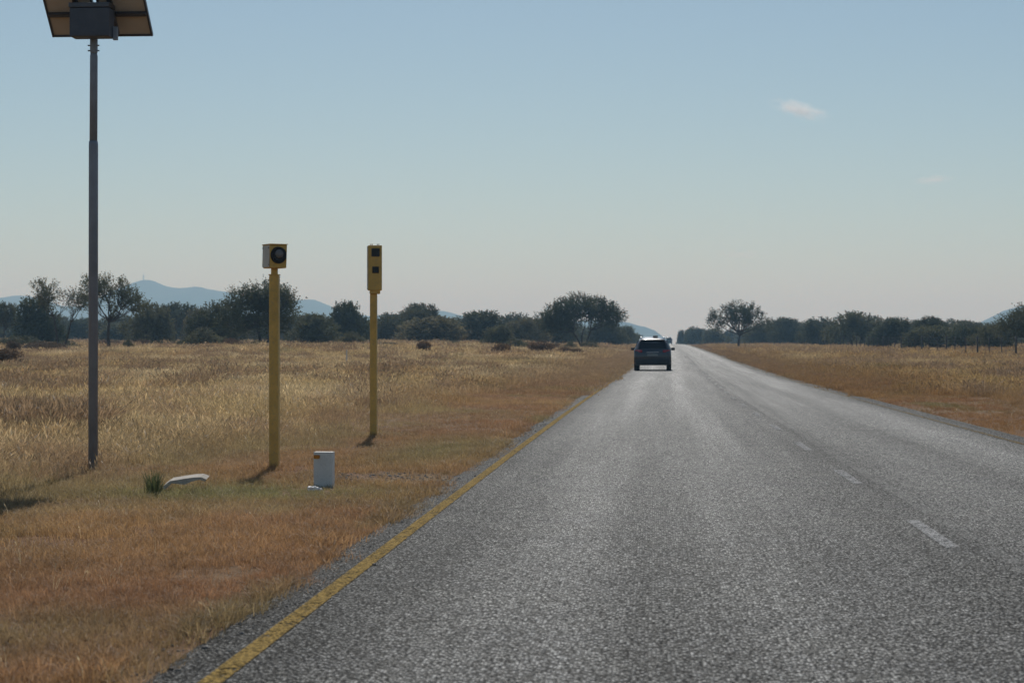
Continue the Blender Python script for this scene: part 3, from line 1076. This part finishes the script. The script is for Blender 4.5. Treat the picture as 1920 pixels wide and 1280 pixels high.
# --- crumpled litter before the marker
WY = 17.6
wb = at(592, 932, WY)
for i, (dx, dy, s) in enumerate(((0, 0, .052), (.028, .02, .035))):
    bm = bmesh.new()
    bmesh.ops.create_icosphere(bm, subdivisions=3, radius=s)
    rr = random.Random(60 + i)
    for v in bm.verts:
        k = .68 + .5 * N4(v.co.x * 60 + 9 * i, v.co.z * 60 + v.co.y * 41)
        v.co = Vector((v.co.x * 1.15 * k, v.co.y * k, v.co.z * .62 * k))
    o = bm_obj('litter', bm, M_PAPER)
    o.location = (wb.x + dx * 1.4 - .02, WY + dy, tz(wb.x, WY) + s * .42)
    tag(o, ('larger crumpled white scrap of litter' if i == 0 else 'smaller crumpled white scrap of litter') + ' in front of the white marker post', 'litter')

# --- thin far marker stake between the yellow posts
KY = 112
kb = at(650, 690, KY)
kz = tz(kb.x, KY)
kh = at(650, 656, KY).z - kz
stk = tag(empty('stake', (kb.x, KY, kz)), 'thin pale stake standing in the grass between the yellow posts', 'stake')
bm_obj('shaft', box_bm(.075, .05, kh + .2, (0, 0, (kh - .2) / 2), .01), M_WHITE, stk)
bm_obj('cap', box_bm(.09, .06, .09, (0, 0, kh - .02), .008), M_CREAM, stk)

# --- radio mast on the ridge
mp_ = at(269, 524, 5200)
mt_ = at(269, 511, 5200)
mast = tag(empty('radio_mast', (mp_.x, 5200, mp_.z - 4)), 'tiny radio mast on the peak of the blue ridge', 'mast')
tube_obj('tower', [(0, 0, 0), (0, 0, mt_.z - mp_.z)], [1.4, .9], M_ALU, mast, 6, False)
tube_obj('platform', [(0, 0, (mt_.z - mp_.z) * .6), (0, 0, (mt_.z - mp_.z) * .75)], [2.3, 2.3], M_ALU, mast, 8, False)

# ------------------------------------------------------------------ fence behind the right verge
M_POST = worn('fence_post', (.07, .06, .055), .8, .3, (.15, .12, .09), .3, 5)
M_WIRE = worn('fence_wire', (.12, .115, .11), .5, .1, (.1, .08, .06), .2, 5, metallic=.7)
f0 = at(1910, 648, 146)
FX = f0.x - float(road_c(146))
fence = tag(empty('wire_fence', (f0.x, 146, tz(f0.x, 146))), 'wire stock fence with dark posts in front of the right bush line', 'fence')
fposts = []
yy = 112.0
k = 0
while yy < 420:
    x = FX + float(road_c(yy))
    z = tz(x, yy)
    big = k % 3 == 0
    hgt = 1.75 if big else 1.6
    r_ = .075 if big else .045
    V, Fc = tube([(0, 0, -.3), (rnd.uniform(-.03, .03), 0, hgt)], [r_, r_ * .9], 7)
    o = mesh_obj('post', V, Fc, M_POST, fence, True)
    o.location = Vector((x, yy, z)) - Vector(fence.location)
    fposts.append(Vector((x, yy, z)))
    yy += rnd.uniform(5.2, 6.6)
    k += 1
for hgt in (.35, .7, 1.05, 1.35, 1.6):
    V, Fc = tube([p + Vector((0, 0, hgt)) - Vector(fence.location) for p in fposts], [.0025] * len(fposts), 4)
    mesh_obj('wire', V, Fc, M_WIRE, fence)

# ------------------------------------------------------------------ vehicles
def make_paint():
    m, nt, b = mat('dark_grey_car_paint')
    tc = nt.nodes.new('ShaderNodeTexCoord').outputs['Object']
    n = noise(nt, tc, 3, 3)
    nt.links.new(ramp(nt, n, [(.3, (.030, .034, .044)), (.7, (.040, .044, .054))]), b.inputs['Base Color'])
    b.inputs['Metallic'].default_value = .3
    b.inputs['Roughness'].default_value = .38
    b.inputs['Coat Weight'].default_value = .8
    b.inputs['Coat Roughness'].default_value = .08
    return m


M_PAINT = make_paint()
M_TAIL = worn('red_tail_lamp', (.42, .02, .035), .18, .15, (.1, .05, .05), .1, 10)
M_TRIM = worn('black_plastic_trim', (.025, .026, .028), .6, .15, (.1, .08, .06), .2, 10)
M_CHROME = worn('satin_silver', (.45, .46, .48), .25, .1, (.2, .17, .13), .1, 10, metallic=.9)
M_PLATE = worn('dusty_number_plate', (.26, .26, .24), .5, .1, (.2, .16, .1), .2, 10)


def make_suv(name, loc, rz, label, group):
    """tail at local y=0, nose at +4.7; lofted body"""
    e = tag(empty(name, loc, rz), label, 'car', group)
    # y, bottom, belt, roof, half width low, half belt, half roof
    ST = [(0.00, .50, .90, .98, .80, .84, .78), (.05, .36, 1.00, 1.06, .90, .91, .84), (.16, .30, 1.04, 1.14, .94, .935, .84), (.36, .28, 1.06, 1.42, .95, .935, .73),
          (.50, .27, 1.07, 1.565, .955, .93, .68), (.80, .27, 1.07, 1.625, .955, .93, .665), (1.2, .27, 1.065, 1.685, .955, .93, .66), (1.6, .27, 1.06, 1.715, .955, .93, .66), (2.5, .27, 1.04, 1.70, .955, .93, .65),
          (2.95, .27, 1.03, 1.60, .955, .93, .64), (3.55, .27, 1.03, 1.12, .95, .92, .72), (4.2, .28, .98, 1.02, .94, .90, .74), (4.55, .34, .86, .92, .88, .85, .72),
          (4.70, .45, .70, .76, .74, .74, .66)]
    V, Fc = [], []
    for (y, zb, zt, zr, wl, wb_, wr) in ST:
        half = [(wl * .88, zb), (wl, zb + .12), (wl + .005, (zb + zt) / 2), (wb_, zt), (wr + (wb_ - wr) * .12, zr - (zr - zt) * .16), (wr * .90, zr - .012), (wr * .5, zr + .012), (0, zr + .018)]
        ring = [(x, z) for x, z in half] + [(-x, z) for x, z in reversed(half[:-1])]
        V += [(x, y, z) for x, z in ring]
    m_ = 15
    for i in range(len(ST) - 1):
        for k in range(m_):
            k2 = (k + 1) % m_
            Fc.append((i * m_ + k, i * m_ + k2, (i + 1) * m_ + k2, (i + 1) * m_ + k))
    Fc.append(tuple(reversed(range(m_))))
    Fc.append(tuple(range((len(ST) - 1) * m_, len(ST) * m_)))
    body = mesh_obj('body', V, Fc, M_PAINT, e, True)
    # tailgate glass, sloping with the body, proud of it
    g = [(-.70, .13, 1.125), (.70, .13, 1.125), (.61, .475, 1.535), (-.61, .475, 1.535)]
    nrm = Vector((0, -.79, .62)) * .02
    gv = [Vector(p) + nrm for p in g] + [Vector(p) - nrm for p in g]
    mesh_obj('rear_window', gv, [(0, 1, 2, 3), (7, 6, 5, 4), (0, 4, 5, 1), (1, 5, 6, 2), (2, 6, 7, 3), (3, 7, 4, 0)], M_DARKGLASS, e)
    for s in (-1, 1):
        for (ya, yb) in ((.75, 1.55), (1.62, 2.5), (2.57, 3.15)):
            zt_b = 1.57 if yb < 3 else 1.30
            q = [(s * .925, ya, 1.10), (s * .925, yb + (.12 if yb > 3 else 0), 1.10), (s * (.705 if yb < 3 else .80), yb, zt_b), (s * .71, ya + (.1 if ya < 1 else 0), 1.56)]
            off = Vector((s * .012, 0, .006))
            qv = [Vector(p) + off for p in q] + [Vector(p) - off for p in q]
            mesh_obj('side_window', qv, [(0, 1, 2, 3), (7, 6, 5, 4), (0, 4, 5, 1), (1, 5, 6, 2), (2, 6, 7, 3), (3, 7, 4, 0)], M_DARKGLASS, e)
        bm = box_bm(.36, .10, .13, (s * .70, .02, .99), .025)
        for v in bm.verts:
            v.co.y += max(0, abs(v.co.x) - .72) * .45
        bm_obj('tail_light', bm, M_TAIL, e, True)
        bm_obj('reflector', box_bm(.16, .02, .04, (s * .72, -.015, .50), .006), M_TAIL, e)
        bm = box_bm(.20, .10, .15, (s * 1.04, 3.02, 1.10), .04)
        mir = bm_obj('side_mirror', bm, M_TRIM, e, True)
        bm_obj('mirror_arm', box_bm(.10, .05, .05, (s * .93, 3.04, 1.06), .008), M_TRIM, mir)
        tube_obj('roof_rail', [(s * .60, .75, 1.63), (s * .60, .85, 1.69), (s * .60, 1.5, 1.75), (s * .60, 2.4, 1.75), (s * .60, 2.5, 1.70)], [.016, .02, .02, .02, .016], M_CHROME, e, 8)
        bm_obj('exhaust_tip', box_bm(.12, .05, .05, (s * .55, .02, .34), .015), M_CHROME, e)
        for yw in (.92, 3.78):
            w = tube_obj('wheel', [(s * .70, yw, .36), (s * .72, yw, .36), (s * .92, yw, .36), (s * .945, yw, .36)], [.33, .365, .365, .33], M_BLACK, e, 28)
            tube_obj('rim', [(s * .93, yw, .36), (s * .952, yw, .36)], [.235, .22], M_CHROME, w, 20, False)
    bm_obj('rear_bumper', box_bm(1.74, .16, .24, (0, .045, .44), .04), M_TRIM, e, True)
    bm_obj('number_plate', box_bm(.52, .012, .115, (0, -.012, .80), .003), M_PLATE, e)
    bm_obj('trim_strip', box_bm(.62, .02, .035, (0, -.002, .935), .008), M_CHROME, e)
    bm_obj('roof_spoiler', box_bm(1.22, .20, .03, (0, .47, 1.567), .012), M_PAINT, e)
    bm_obj('roof_antenna', box_bm(.26, .30, .075, (.14, 1.1, 1.745), .03), M_TRIM, e, True)
    bm_obj('wiper', box_bm(.5, .02, .02, (.1, .10, 1.14), .004), M_TRIM, e)
    bm_obj('rear_axle', box_bm(1.35, .12, .10, (0, .95, .33), .03), M_TRIM, e)
    return e


def copy_thing(src, name, loc, rz, scale, label, group):
    r_ = src.copy()
    r_.name = name
    COL.objects.link(r_)
    r_.location, r_.rotation_euler, r_.scale = loc, (0, 0, rz), scale
    r_['label'], r_['group'] = label, group
    for ch in list(src.children):
        c = ch.copy()
        COL.objects.link(c)
        c.parent = r_
        for g in list(ch.children):
            d = g.copy()
            COL.objects.link(d)
            d.parent = c
    return r_


CY = 101.0
cp = at(1223.5, 697, CY)
heading = -math.atan(K * D0)
car = make_suv('car', (cp.x, CY, float(road_z(CY)) + .022), heading, 'dark grey suv with pale glinting roof driving ahead in our lane', 'vehicles driving ahead')
FYD = 570
fp = at(1253.5, 640, FYD)
copy_thing(car, 'car', (fp.x, FYD, float(road_z(FYD)) + .022), heading, (1.08, 1, 1.25), 'tiny dark tall vehicle far ahead at the crest of the road', 'vehicles driving ahead')

# ------------------------------------------------------------------ grass
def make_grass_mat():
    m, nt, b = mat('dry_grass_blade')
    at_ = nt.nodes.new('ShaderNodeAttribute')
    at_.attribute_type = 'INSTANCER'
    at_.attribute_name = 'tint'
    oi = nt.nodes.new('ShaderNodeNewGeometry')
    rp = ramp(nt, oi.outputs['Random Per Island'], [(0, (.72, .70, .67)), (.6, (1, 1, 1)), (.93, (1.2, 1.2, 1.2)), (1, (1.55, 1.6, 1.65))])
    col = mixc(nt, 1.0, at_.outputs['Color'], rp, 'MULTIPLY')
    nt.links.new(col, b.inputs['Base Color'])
    b.inputs['Roughness'].default_value = .6
    b.inputs['Specular IOR Level'].default_value = .3
    t = nt.nodes.new('ShaderNodeBsdfTranslucent')
    nt.links.new(col, t.inputs[0])
    mx = nt.nodes.new('ShaderNodeMixShader')
    mx.inputs[0].default_value = .5
    nt.links.new(b.outputs[0], mx.inputs[1])
    nt.links.new(t.outputs[0], mx.inputs[2])
    nt.links.new(mx.outputs[0], nt.nodes['Material Output'].inputs[0])
    return m


M_GRASS = make_grass_mat()
tufts = bpy.data.collections.new('grass_tufts')


def tuft(name, seed, n, spread, h, w, lean, head=0.0):
    r = np.random.default_rng(seed)
    V, Fc = [], []
    for i in range(n):
        a, q = r.random() * 6.283, math.sqrt(r.random()) * spread
        b0 = np.array([q * math.cos(a), q * math.sin(a), -.01])
        az = a + r.normal() * .8
        out = np.array([math.cos(az), math.sin(az), 0])
        L = h * (.45 + .75 * r.random())
        ln = lean * (.3 + r.random())
        side = np.array([-out[1], out[0], 0]) * w * (.6 + .7 * r.random())
        tw = r.normal() * .9
        side = side * math.cos(tw) + out * w * math.sin(tw)
        p1 = b0 + np.array([0, 0, L * .55]) + out * L * ln * .25
        p2 = b0 + np.array([0, 0, L * (1 - .25 * ln)]) + out * L * ln * .9
        k = len(V)
        V += [b0 - side, b0 + side, p1 + side * .75, p1 - side * .75, p2]
        Fc += [(k, k + 1, k + 2, k + 3), (k + 3, k + 2, k + 4)]
        if head and r.random() < head:
            k = len(V)
            d = (p2 - p1) * .35
            V += [p2 - d, p2 + side * 2.2, p2 + d, p2 - side * 2.2]
            Fc += [(k, k + 1, k + 2, k + 3)]
    me = bpy.data.meshes.new(name)
    me.from_pydata([tuple(v) for v in V], [], Fc)
    me.materials.append(M_GRASS)
    o = bpy.data.objects.new(name, me)
    tufts.objects.link(o)


# names sort alphabetically: the index of a tuft is its place in this list
for i in range(3):
    tuft('tuft_a%d' % i, 100 + i, 16, .06, .10, .0022, .9)                      # 0-2 short verge grass
for i in range(3):
    tuft('tuft_b%d' % i, 110 + i, 20, .09, .27, .0026, .7, .3)                # 3-5 tall straw, near
for i in range(3):
    tuft('tuft_c%d' % i, 120 + i, 46, .34, .29, .0055, .65, .3)                 # 6-8 straw patch, middle distance
for i in range(3):
    tuft('tuft_d%d' % i, 130 + i, 80, .85, .27, .015, .55, .2)                   # 9-11 straw patch, far
for i in range(3):
    tuft('tuft_e%d' % i, 140 + i, 46, .30, .12, .0042, .9)                      # 12-14 short patch, middle distance
for i in range(3):
    tuft('tuft_f%d' % i, 150 + i, 3, .04, .17, .0016, .8, .6)                   # 15-17 single dead stalks


def scatter(y0, y1, dens, side, margin):
    """random points per square metre inside the view wedge, left (-1) or right (+1) of the seal"""
    out = []
    ys = np.linspace(y0, y1, max(2, int((y1 - y0) / 1.5)) + 1)
    for a, b in zip(ys[:-1], ys[1:]):
        ym = (a + b) / 2
        c = float(road_c(ym))
        if side < 0:
            x1, x0 = c + EDGE_L + .24, min(-1218 / F * ym * (1 + margin) - .8, c + EDGE_L - 1)
        else:
            x0, x1 = c + EDGE_R - .2, 702 / F * ym * (1 + margin) + 1.0
            if x1 < x0:
                continue
        n = rng.poisson((b - a) * (x1 - x0) * dens)
        out.append(np.stack([x0 + (x1 - x0) * rng.random(n), a + (b - a) * rng.random(n)], 1))
    return np.concatenate(out) if out else np.zeros((0, 2))


RED = np.array([.34, .19, .10])
RUST = np.array([.42, .26, .118])
STRAW = np.array([.62, .465, .235])
PALE = np.array([.72, .58, .35])
BROWN = np.array([.37, .255, .15])
GREEN = np.array([.22, .22, .085])
OLIVE = np.array([.31, .25, .125])


def lerp(a, b, t):
    t = np.clip(t, 0, 1)[:, None]
    return a * (1 - t) + b * t


def build_points(P, band):
    x, y = P[:, 0], P[:, 1]
    u = x - road_c(y)
    left = u < 1.6
    e = edge_dist(u)
    wig = (N2.fbm(x / 1.2, y / 1.6) - .5)
    keep = e + wig * .55 > -.13
    # bare gravel apron by the marker post
    ap = ((e - .55) / .85) ** 2 + ((y - 19.6) / .75) ** 2
    keep &= ~((ap < 1) & left & (rng.random(len(x)) < .9) & (e < 1.3))
    # patchy cover
    pc = N3.fbm(x / .9, y / 1.4)
    thin = np.where(e < 3, .34, .20) if band == 0 else .16
    keep &= (pc > thin) | (rng.random(len(x)) < .25)
    x, y, u, e, left, wig = x[keep], y[keep], u[keep], e[keep], left[keep], wig[keep]
    n = len(x)
    ew = e + wig * 2.2 + (N1.fbm(x / 5, y / 11) - .5) * 3.0
    tall = np.clip((ew - np.where(left, 2.4, 2.2)) / 3.2, 0, 1)          # 0 mown verge .. 1 tall field
    # the mown strip is wider close to the camera's car on the left
    g1 = N1.fbm(x / 2.6 + 3, y / 5 + 8)
    g2 = N2.fbm(x / 1.1 + 13, y / 2.2 + 4)
    g3 = N4.fbm(x / 6 + 1, y / 12 + 2)
    verge = lerp(RED, RUST, (g1 - .35) * 3)
    verge = lerp(verge, OLIVE, (g2 - .60) * 3)
    verge = lerp(verge, GREEN, (N3.fbm(x / 1.6, y / 3.2) - .70) * 5)
    # green flush round the marker and slab, and olive tufts on the very edge of the seal
    fl_ = np.exp(-(((x + 3.7) / 1.6) ** 2 + ((y - 17.2) / 1.3) ** 2)) + .8 * np.exp(-(((x + 2.6) / .8) ** 2 + ((y - 25) / 4.0) ** 2))
    verge = lerp(verge, lerp(np.tile(GREEN, (n, 1)), OLIVE, g2), fl_ * 1.1)
    verge = lerp(verge, OLIVE * .8, ((e < .22) & left & (g2 > .55)) * .45)
    rp = np.exp(-(((x + 3.6) / 2.0) ** 2 + ((y - 31) / 3.2) ** 2))
    verge = lerp(verge, RED * .95, rp * 1.2)
    verge = lerp(verge, np.array([.36, .25, .14]), (y - 34) / 60 * np.where(left, 1.0, .55))
    mz_ = np.exp(-((ew - 3.2) / 1.3) ** 2) * (y < 40)
    verge = lerp(verge, lerp(np.tile(OLIVE, (n, 1)), BROWN * .9, (g2 - .4) * 4), mz_ * .85)
    field = lerp(STRAW, PALE, (g3 - .5) * 4)
    field = lerp(field, BROWN * 1.25, (g2 - .56) * 5)
    field = lerp(field, RUST, (g1 - .60) * 4)
    field = lerp(field, OLIVE, (N3.fbm(x / 3, y / 7) - .66) * 7)
    col = lerp(verge, field, tall)
    col = np.where(left[:, None], col, col * np.array([.82, .77, .68]))      # lens vignetting put into the grass colour: darker, browner on this side
    col = col * (.70 + .6 * rng.random((n, 1))) * (.82 + .36 * N2(x * 3.1 + 5, y * 2.3)[:, None])
    if band >= 2:
        col = col * np.array([1.0, .99, .98])
    hv = .75 + .5 * rng.random(n) + (g1 - .5) * .8
    if band == 0:
        isT = rng.random(n) < tall
        idx = np.where(isT, 3, 0) + rng.integers(0, 3, n)
        s = np.where(isT, hv * (.55 + .5 * tall), hv * (.75 + .5 * tall))
    elif band == 1:
        isT = rng.random(n) < tall
        idx = np.where(isT, 6, 12) + rng.integers(0, 3, n)
        s = np.where(isT, hv, hv * .9)
    else:
        isT = tall > .3
        idx = np.where(isT, 9, 12) + rng.integers(0, 3, n)
        s = np.where(isT, hv, 1.3 * hv)
    if band == 0:
        # single pale stalks and dead straw standing out of the short grass
        st = rng.random(n) < .007
        idx = np.where(st, 15 + rng.integers(0, 3, n), idx)
        s = np.where(st, .5 + .45 * rng.random(n), s)
        col[st] = PALE * (.8 + .4 * rng.random((st.sum(), 1)))
    # scattered darker clumps that stand above the rest
    ed = (e < .28) & left & (N3(x * 2.1, y * 1.3) > .5)
    s = np.where(ed, s * 1.5, s)
    cl = (N4(x / 1.7 + 40, y / 2.8 + 11) > .77) & (tall > .5)
    col[cl] = BROWN * (.7 + .5 * rng.random((cl.sum(), 1)))
    s = np.where(cl, s * 1.45, s)
    # weeds left standing round the foot of the posts
    for bx, by, br in ((fb.x, FY, .35), (rb.x, RY, .4)):
        nr = np.exp(-(((x - bx) / br) ** 2 + ((y - by + .1) / br) ** 2))
        s = s * (1 + .7 * nr)
    s = s * (1 - .55 * np.exp(-(((x - mb.x) / .35) ** 2 + ((y - MY + .5) / .5) ** 2)))
    z = terrain(x, y)
    pos = np.stack([x, y, z], 1)
    rot = np.stack([rng.normal(size=n) * .12, rng.normal(size=n) * .12, rng.random(n) * 6.283], 1)
    sxy = s * (.85 + .3 * rng.random(n))
    scl = np.stack([np.clip(sxy, .5, 1.6), np.clip(sxy, .5, 1.6), np.clip(s, .4, 1.9)], 1)
    return pos, rot, scl, idx, col


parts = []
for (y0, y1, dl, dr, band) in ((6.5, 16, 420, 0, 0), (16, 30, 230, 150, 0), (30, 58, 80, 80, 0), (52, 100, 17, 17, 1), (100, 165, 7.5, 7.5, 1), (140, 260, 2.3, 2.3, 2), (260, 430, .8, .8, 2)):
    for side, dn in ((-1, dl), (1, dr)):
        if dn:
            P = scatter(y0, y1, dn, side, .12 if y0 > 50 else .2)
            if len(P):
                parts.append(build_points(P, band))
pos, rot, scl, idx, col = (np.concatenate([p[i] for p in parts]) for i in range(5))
NG = len(pos)
print('grass tufts:', NG)
gm = bpy.data.meshes.new('grass')
gm.vertices.add(NG)
gm.vertices.foreach_set('co', pos.astype(np.float32).ravel())
for nm, typ, key, arr in (('rot', 'FLOAT_VECTOR', 'vector', rot), ('scl', 'FLOAT_VECTOR', 'vector', scl)):
    gm.attributes.new(nm, typ, 'POINT').data.foreach_set(key, arr.astype(np.float32).ravel())
gm.attributes.new('idx', 'INT', 'POINT').data.foreach_set('value', idx.astype(np.int32))
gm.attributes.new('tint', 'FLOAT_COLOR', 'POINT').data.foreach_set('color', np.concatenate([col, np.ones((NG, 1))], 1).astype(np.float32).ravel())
gm.update()
grass = link(bpy.data.objects.new('grass', gm))
tag(grass, 'dry straw and rust coloured grass covering verges and fields', 'grass', kind='stuff')
ng = bpy.data.node_groups.new('grass_scatter', 'GeometryNodeTree')
ng.interface.new_socket('Geometry', in_out='INPUT', socket_type='NodeSocketGeometry')
ng.interface.new_socket('Geometry', in_out='OUTPUT', socket_type='NodeSocketGeometry')
gi, go = ng.nodes.new('NodeGroupInput'), ng.nodes.new('NodeGroupOutput')
iop = ng.nodes.new('GeometryNodeInstanceOnPoints')
ci = ng.nodes.new('GeometryNodeCollectionInfo')
ci.inputs['Collection'].default_value = tufts
ci.inputs['Separate Children'].default_value = True
ci.inputs['Reset Children'].default_value = True


def named(nm, typ):
    n = ng.nodes.new('GeometryNodeInputNamedAttribute')
    n.data_type = typ
    n.inputs['Name'].default_value = nm
    return n.outputs['Attribute']


ng.links.new(gi.outputs[0], iop.inputs['Points'])
ng.links.new(ci.outputs[0], iop.inputs['Instance'])
iop.inputs['Pick Instance'].default_value = True
ng.links.new(named('idx', 'INT'), iop.inputs['Instance Index'])
ng.links.new(named('rot', 'FLOAT_VECTOR'), iop.inputs['Rotation'])
ng.links.new(named('scl', 'FLOAT_VECTOR'), iop.inputs['Scale'])
ng.links.new(iop.outputs[0], go.inputs[0])
grass.modifiers.new('scatter', 'NODES').node_group = ng

# ------------------------------------------------------------------ loose stones on the edge of the seal and the bare apron
M_STONE = worn('loose_chip_stone', (.16, .15, .135), .85, .45, (.35, .31, .26), .5, 14)
bm = bmesh.new()
bmesh.ops.create_icosphere(bm, subdivisions=1, radius=1.0)
bv = np.array([v.co[:] for v in bm.verts])
bf = [tuple(v.index for v in f.verts) for f in bm.faces]
bm.free()
SV, SF = [], []
for i in range(1500):
    if i < 800:
        y = 7 + 45 * rng.random() ** 1.3
        u = EDGE_L - rng.normal() * .11 - .03
    elif i < 1250:
        y = 19.6 + rng.normal() * .42
        u = EDGE_L - .05 - 1.5 * rng.random()
    else:
        y = 8 + 22 * rng.random()
        u = EDGE_L - .2 - 4 * rng.random()
    x = u + float(road_c(y))
    sz = .004 + .011 * rng.random() ** 2.5
    z = max(tz(x, y), float(road_z(y)) + (.02 if u > EDGE_L else -.05)) + sz * .3
    p = bv * (.7 + .6 * rng.random((len(bv), 1))) * np.array([1.2, 1, .7]) * sz
    a = rng.random() * 6.28
    q = np.stack([p[:, 0] * math.cos(a) - p[:, 1] * math.sin(a) + x, p[:, 0] * math.sin(a) + p[:, 1] * math.cos(a) + y, p[:, 2] + z], 1)
    o_ = len(SV)
    SV.extend(q.tolist())
    SF.extend([tuple(k + o_ for k in f) for f in bf])
tag(mesh_obj('gravel', SV, SF, M_STONE), 'loose grey chips and stones along the road edge', 'gravel', kind='stuff')

# ------------------------------------------------------------------ a few thin clouds
def make_cloud_mat(dens, seed):
    m = bpy.data.materials.new('thin_cloud')
    m.use_nodes = True
    nt = m.node_tree
    nt.nodes.remove(nt.nodes['Principled BSDF'])
    p = nt.nodes.new('ShaderNodeVolumePrincipled')
    p.inputs['Color'].default_value = (1, 1, 1, 1)
    p.inputs['Anisotropy'].default_value = .4
    tc = nt.nodes.new('ShaderNodeTexCoord').outputs['Object']
    ln = nd(nt, 'ShaderNodeVectorMath', operation='LENGTH')
    nt.links.new(tc, ln.inputs[0])
    fall = math_n(nt, 'SUBTRACT', 1.0, ln.outputs['Value'], clamp=True)
    mp = nd(nt, 'ShaderNodeMapping')
    mp.inputs['Location'].default_value = (seed, seed * .7, 0)
    mp.inputs['Scale'].default_value = (1.6, 1, 1.0)
    nt.links.new(tc, mp.inputs[0])
    n1 = noise(nt, mp.outputs[0], 2.2, 5, .62)
    s = math_n(nt, 'ADD', fall, math_n(nt, 'MULTIPLY_ADD', n1, 2.0, -1.25))
    s = math_n(nt, 'MULTIPLY', math_n(nt, 'MAXIMUM', s, 0.0), fall)
    nt.links.new(math_n(nt, 'MULTIPLY', s, dens), p.inputs['Density'])
    nt.links.new(p.outputs[0], nt.nodes['Material Output'].inputs['Volume'])
    return m


def cloud(label, px, py, wpx, hpx, tilt, dens, seed):
    D = 14500
    c = at(px, py, D)
    bm = bmesh.new()
    bmesh.ops.create_icosphere(bm, subdivisions=3, radius=1.0)
    o = bm_obj('cloud', bm, make_cloud_mat(dens, seed))
    o.location = c
    o.scale = (wpx / 2 / F * D, 260, hpx / 2 / F * D)
    o.rotation_euler = (0, tilt, 0)
    tag(o, label, 'cloud')


cloud('small bright wisp of cloud high above the right bush line', 1500, 206, 150, 44, math.radians(15), .016, 2.0)
cloud('faint small cloud wisp near the right edge of the sky', 1750, 337, 110, 26, math.radians(-3), .007, 5.0)
cloud('very faint streak of cloud low above the lone right tree', 1390, 478, 150, 26, 0, .0035, 9.0)
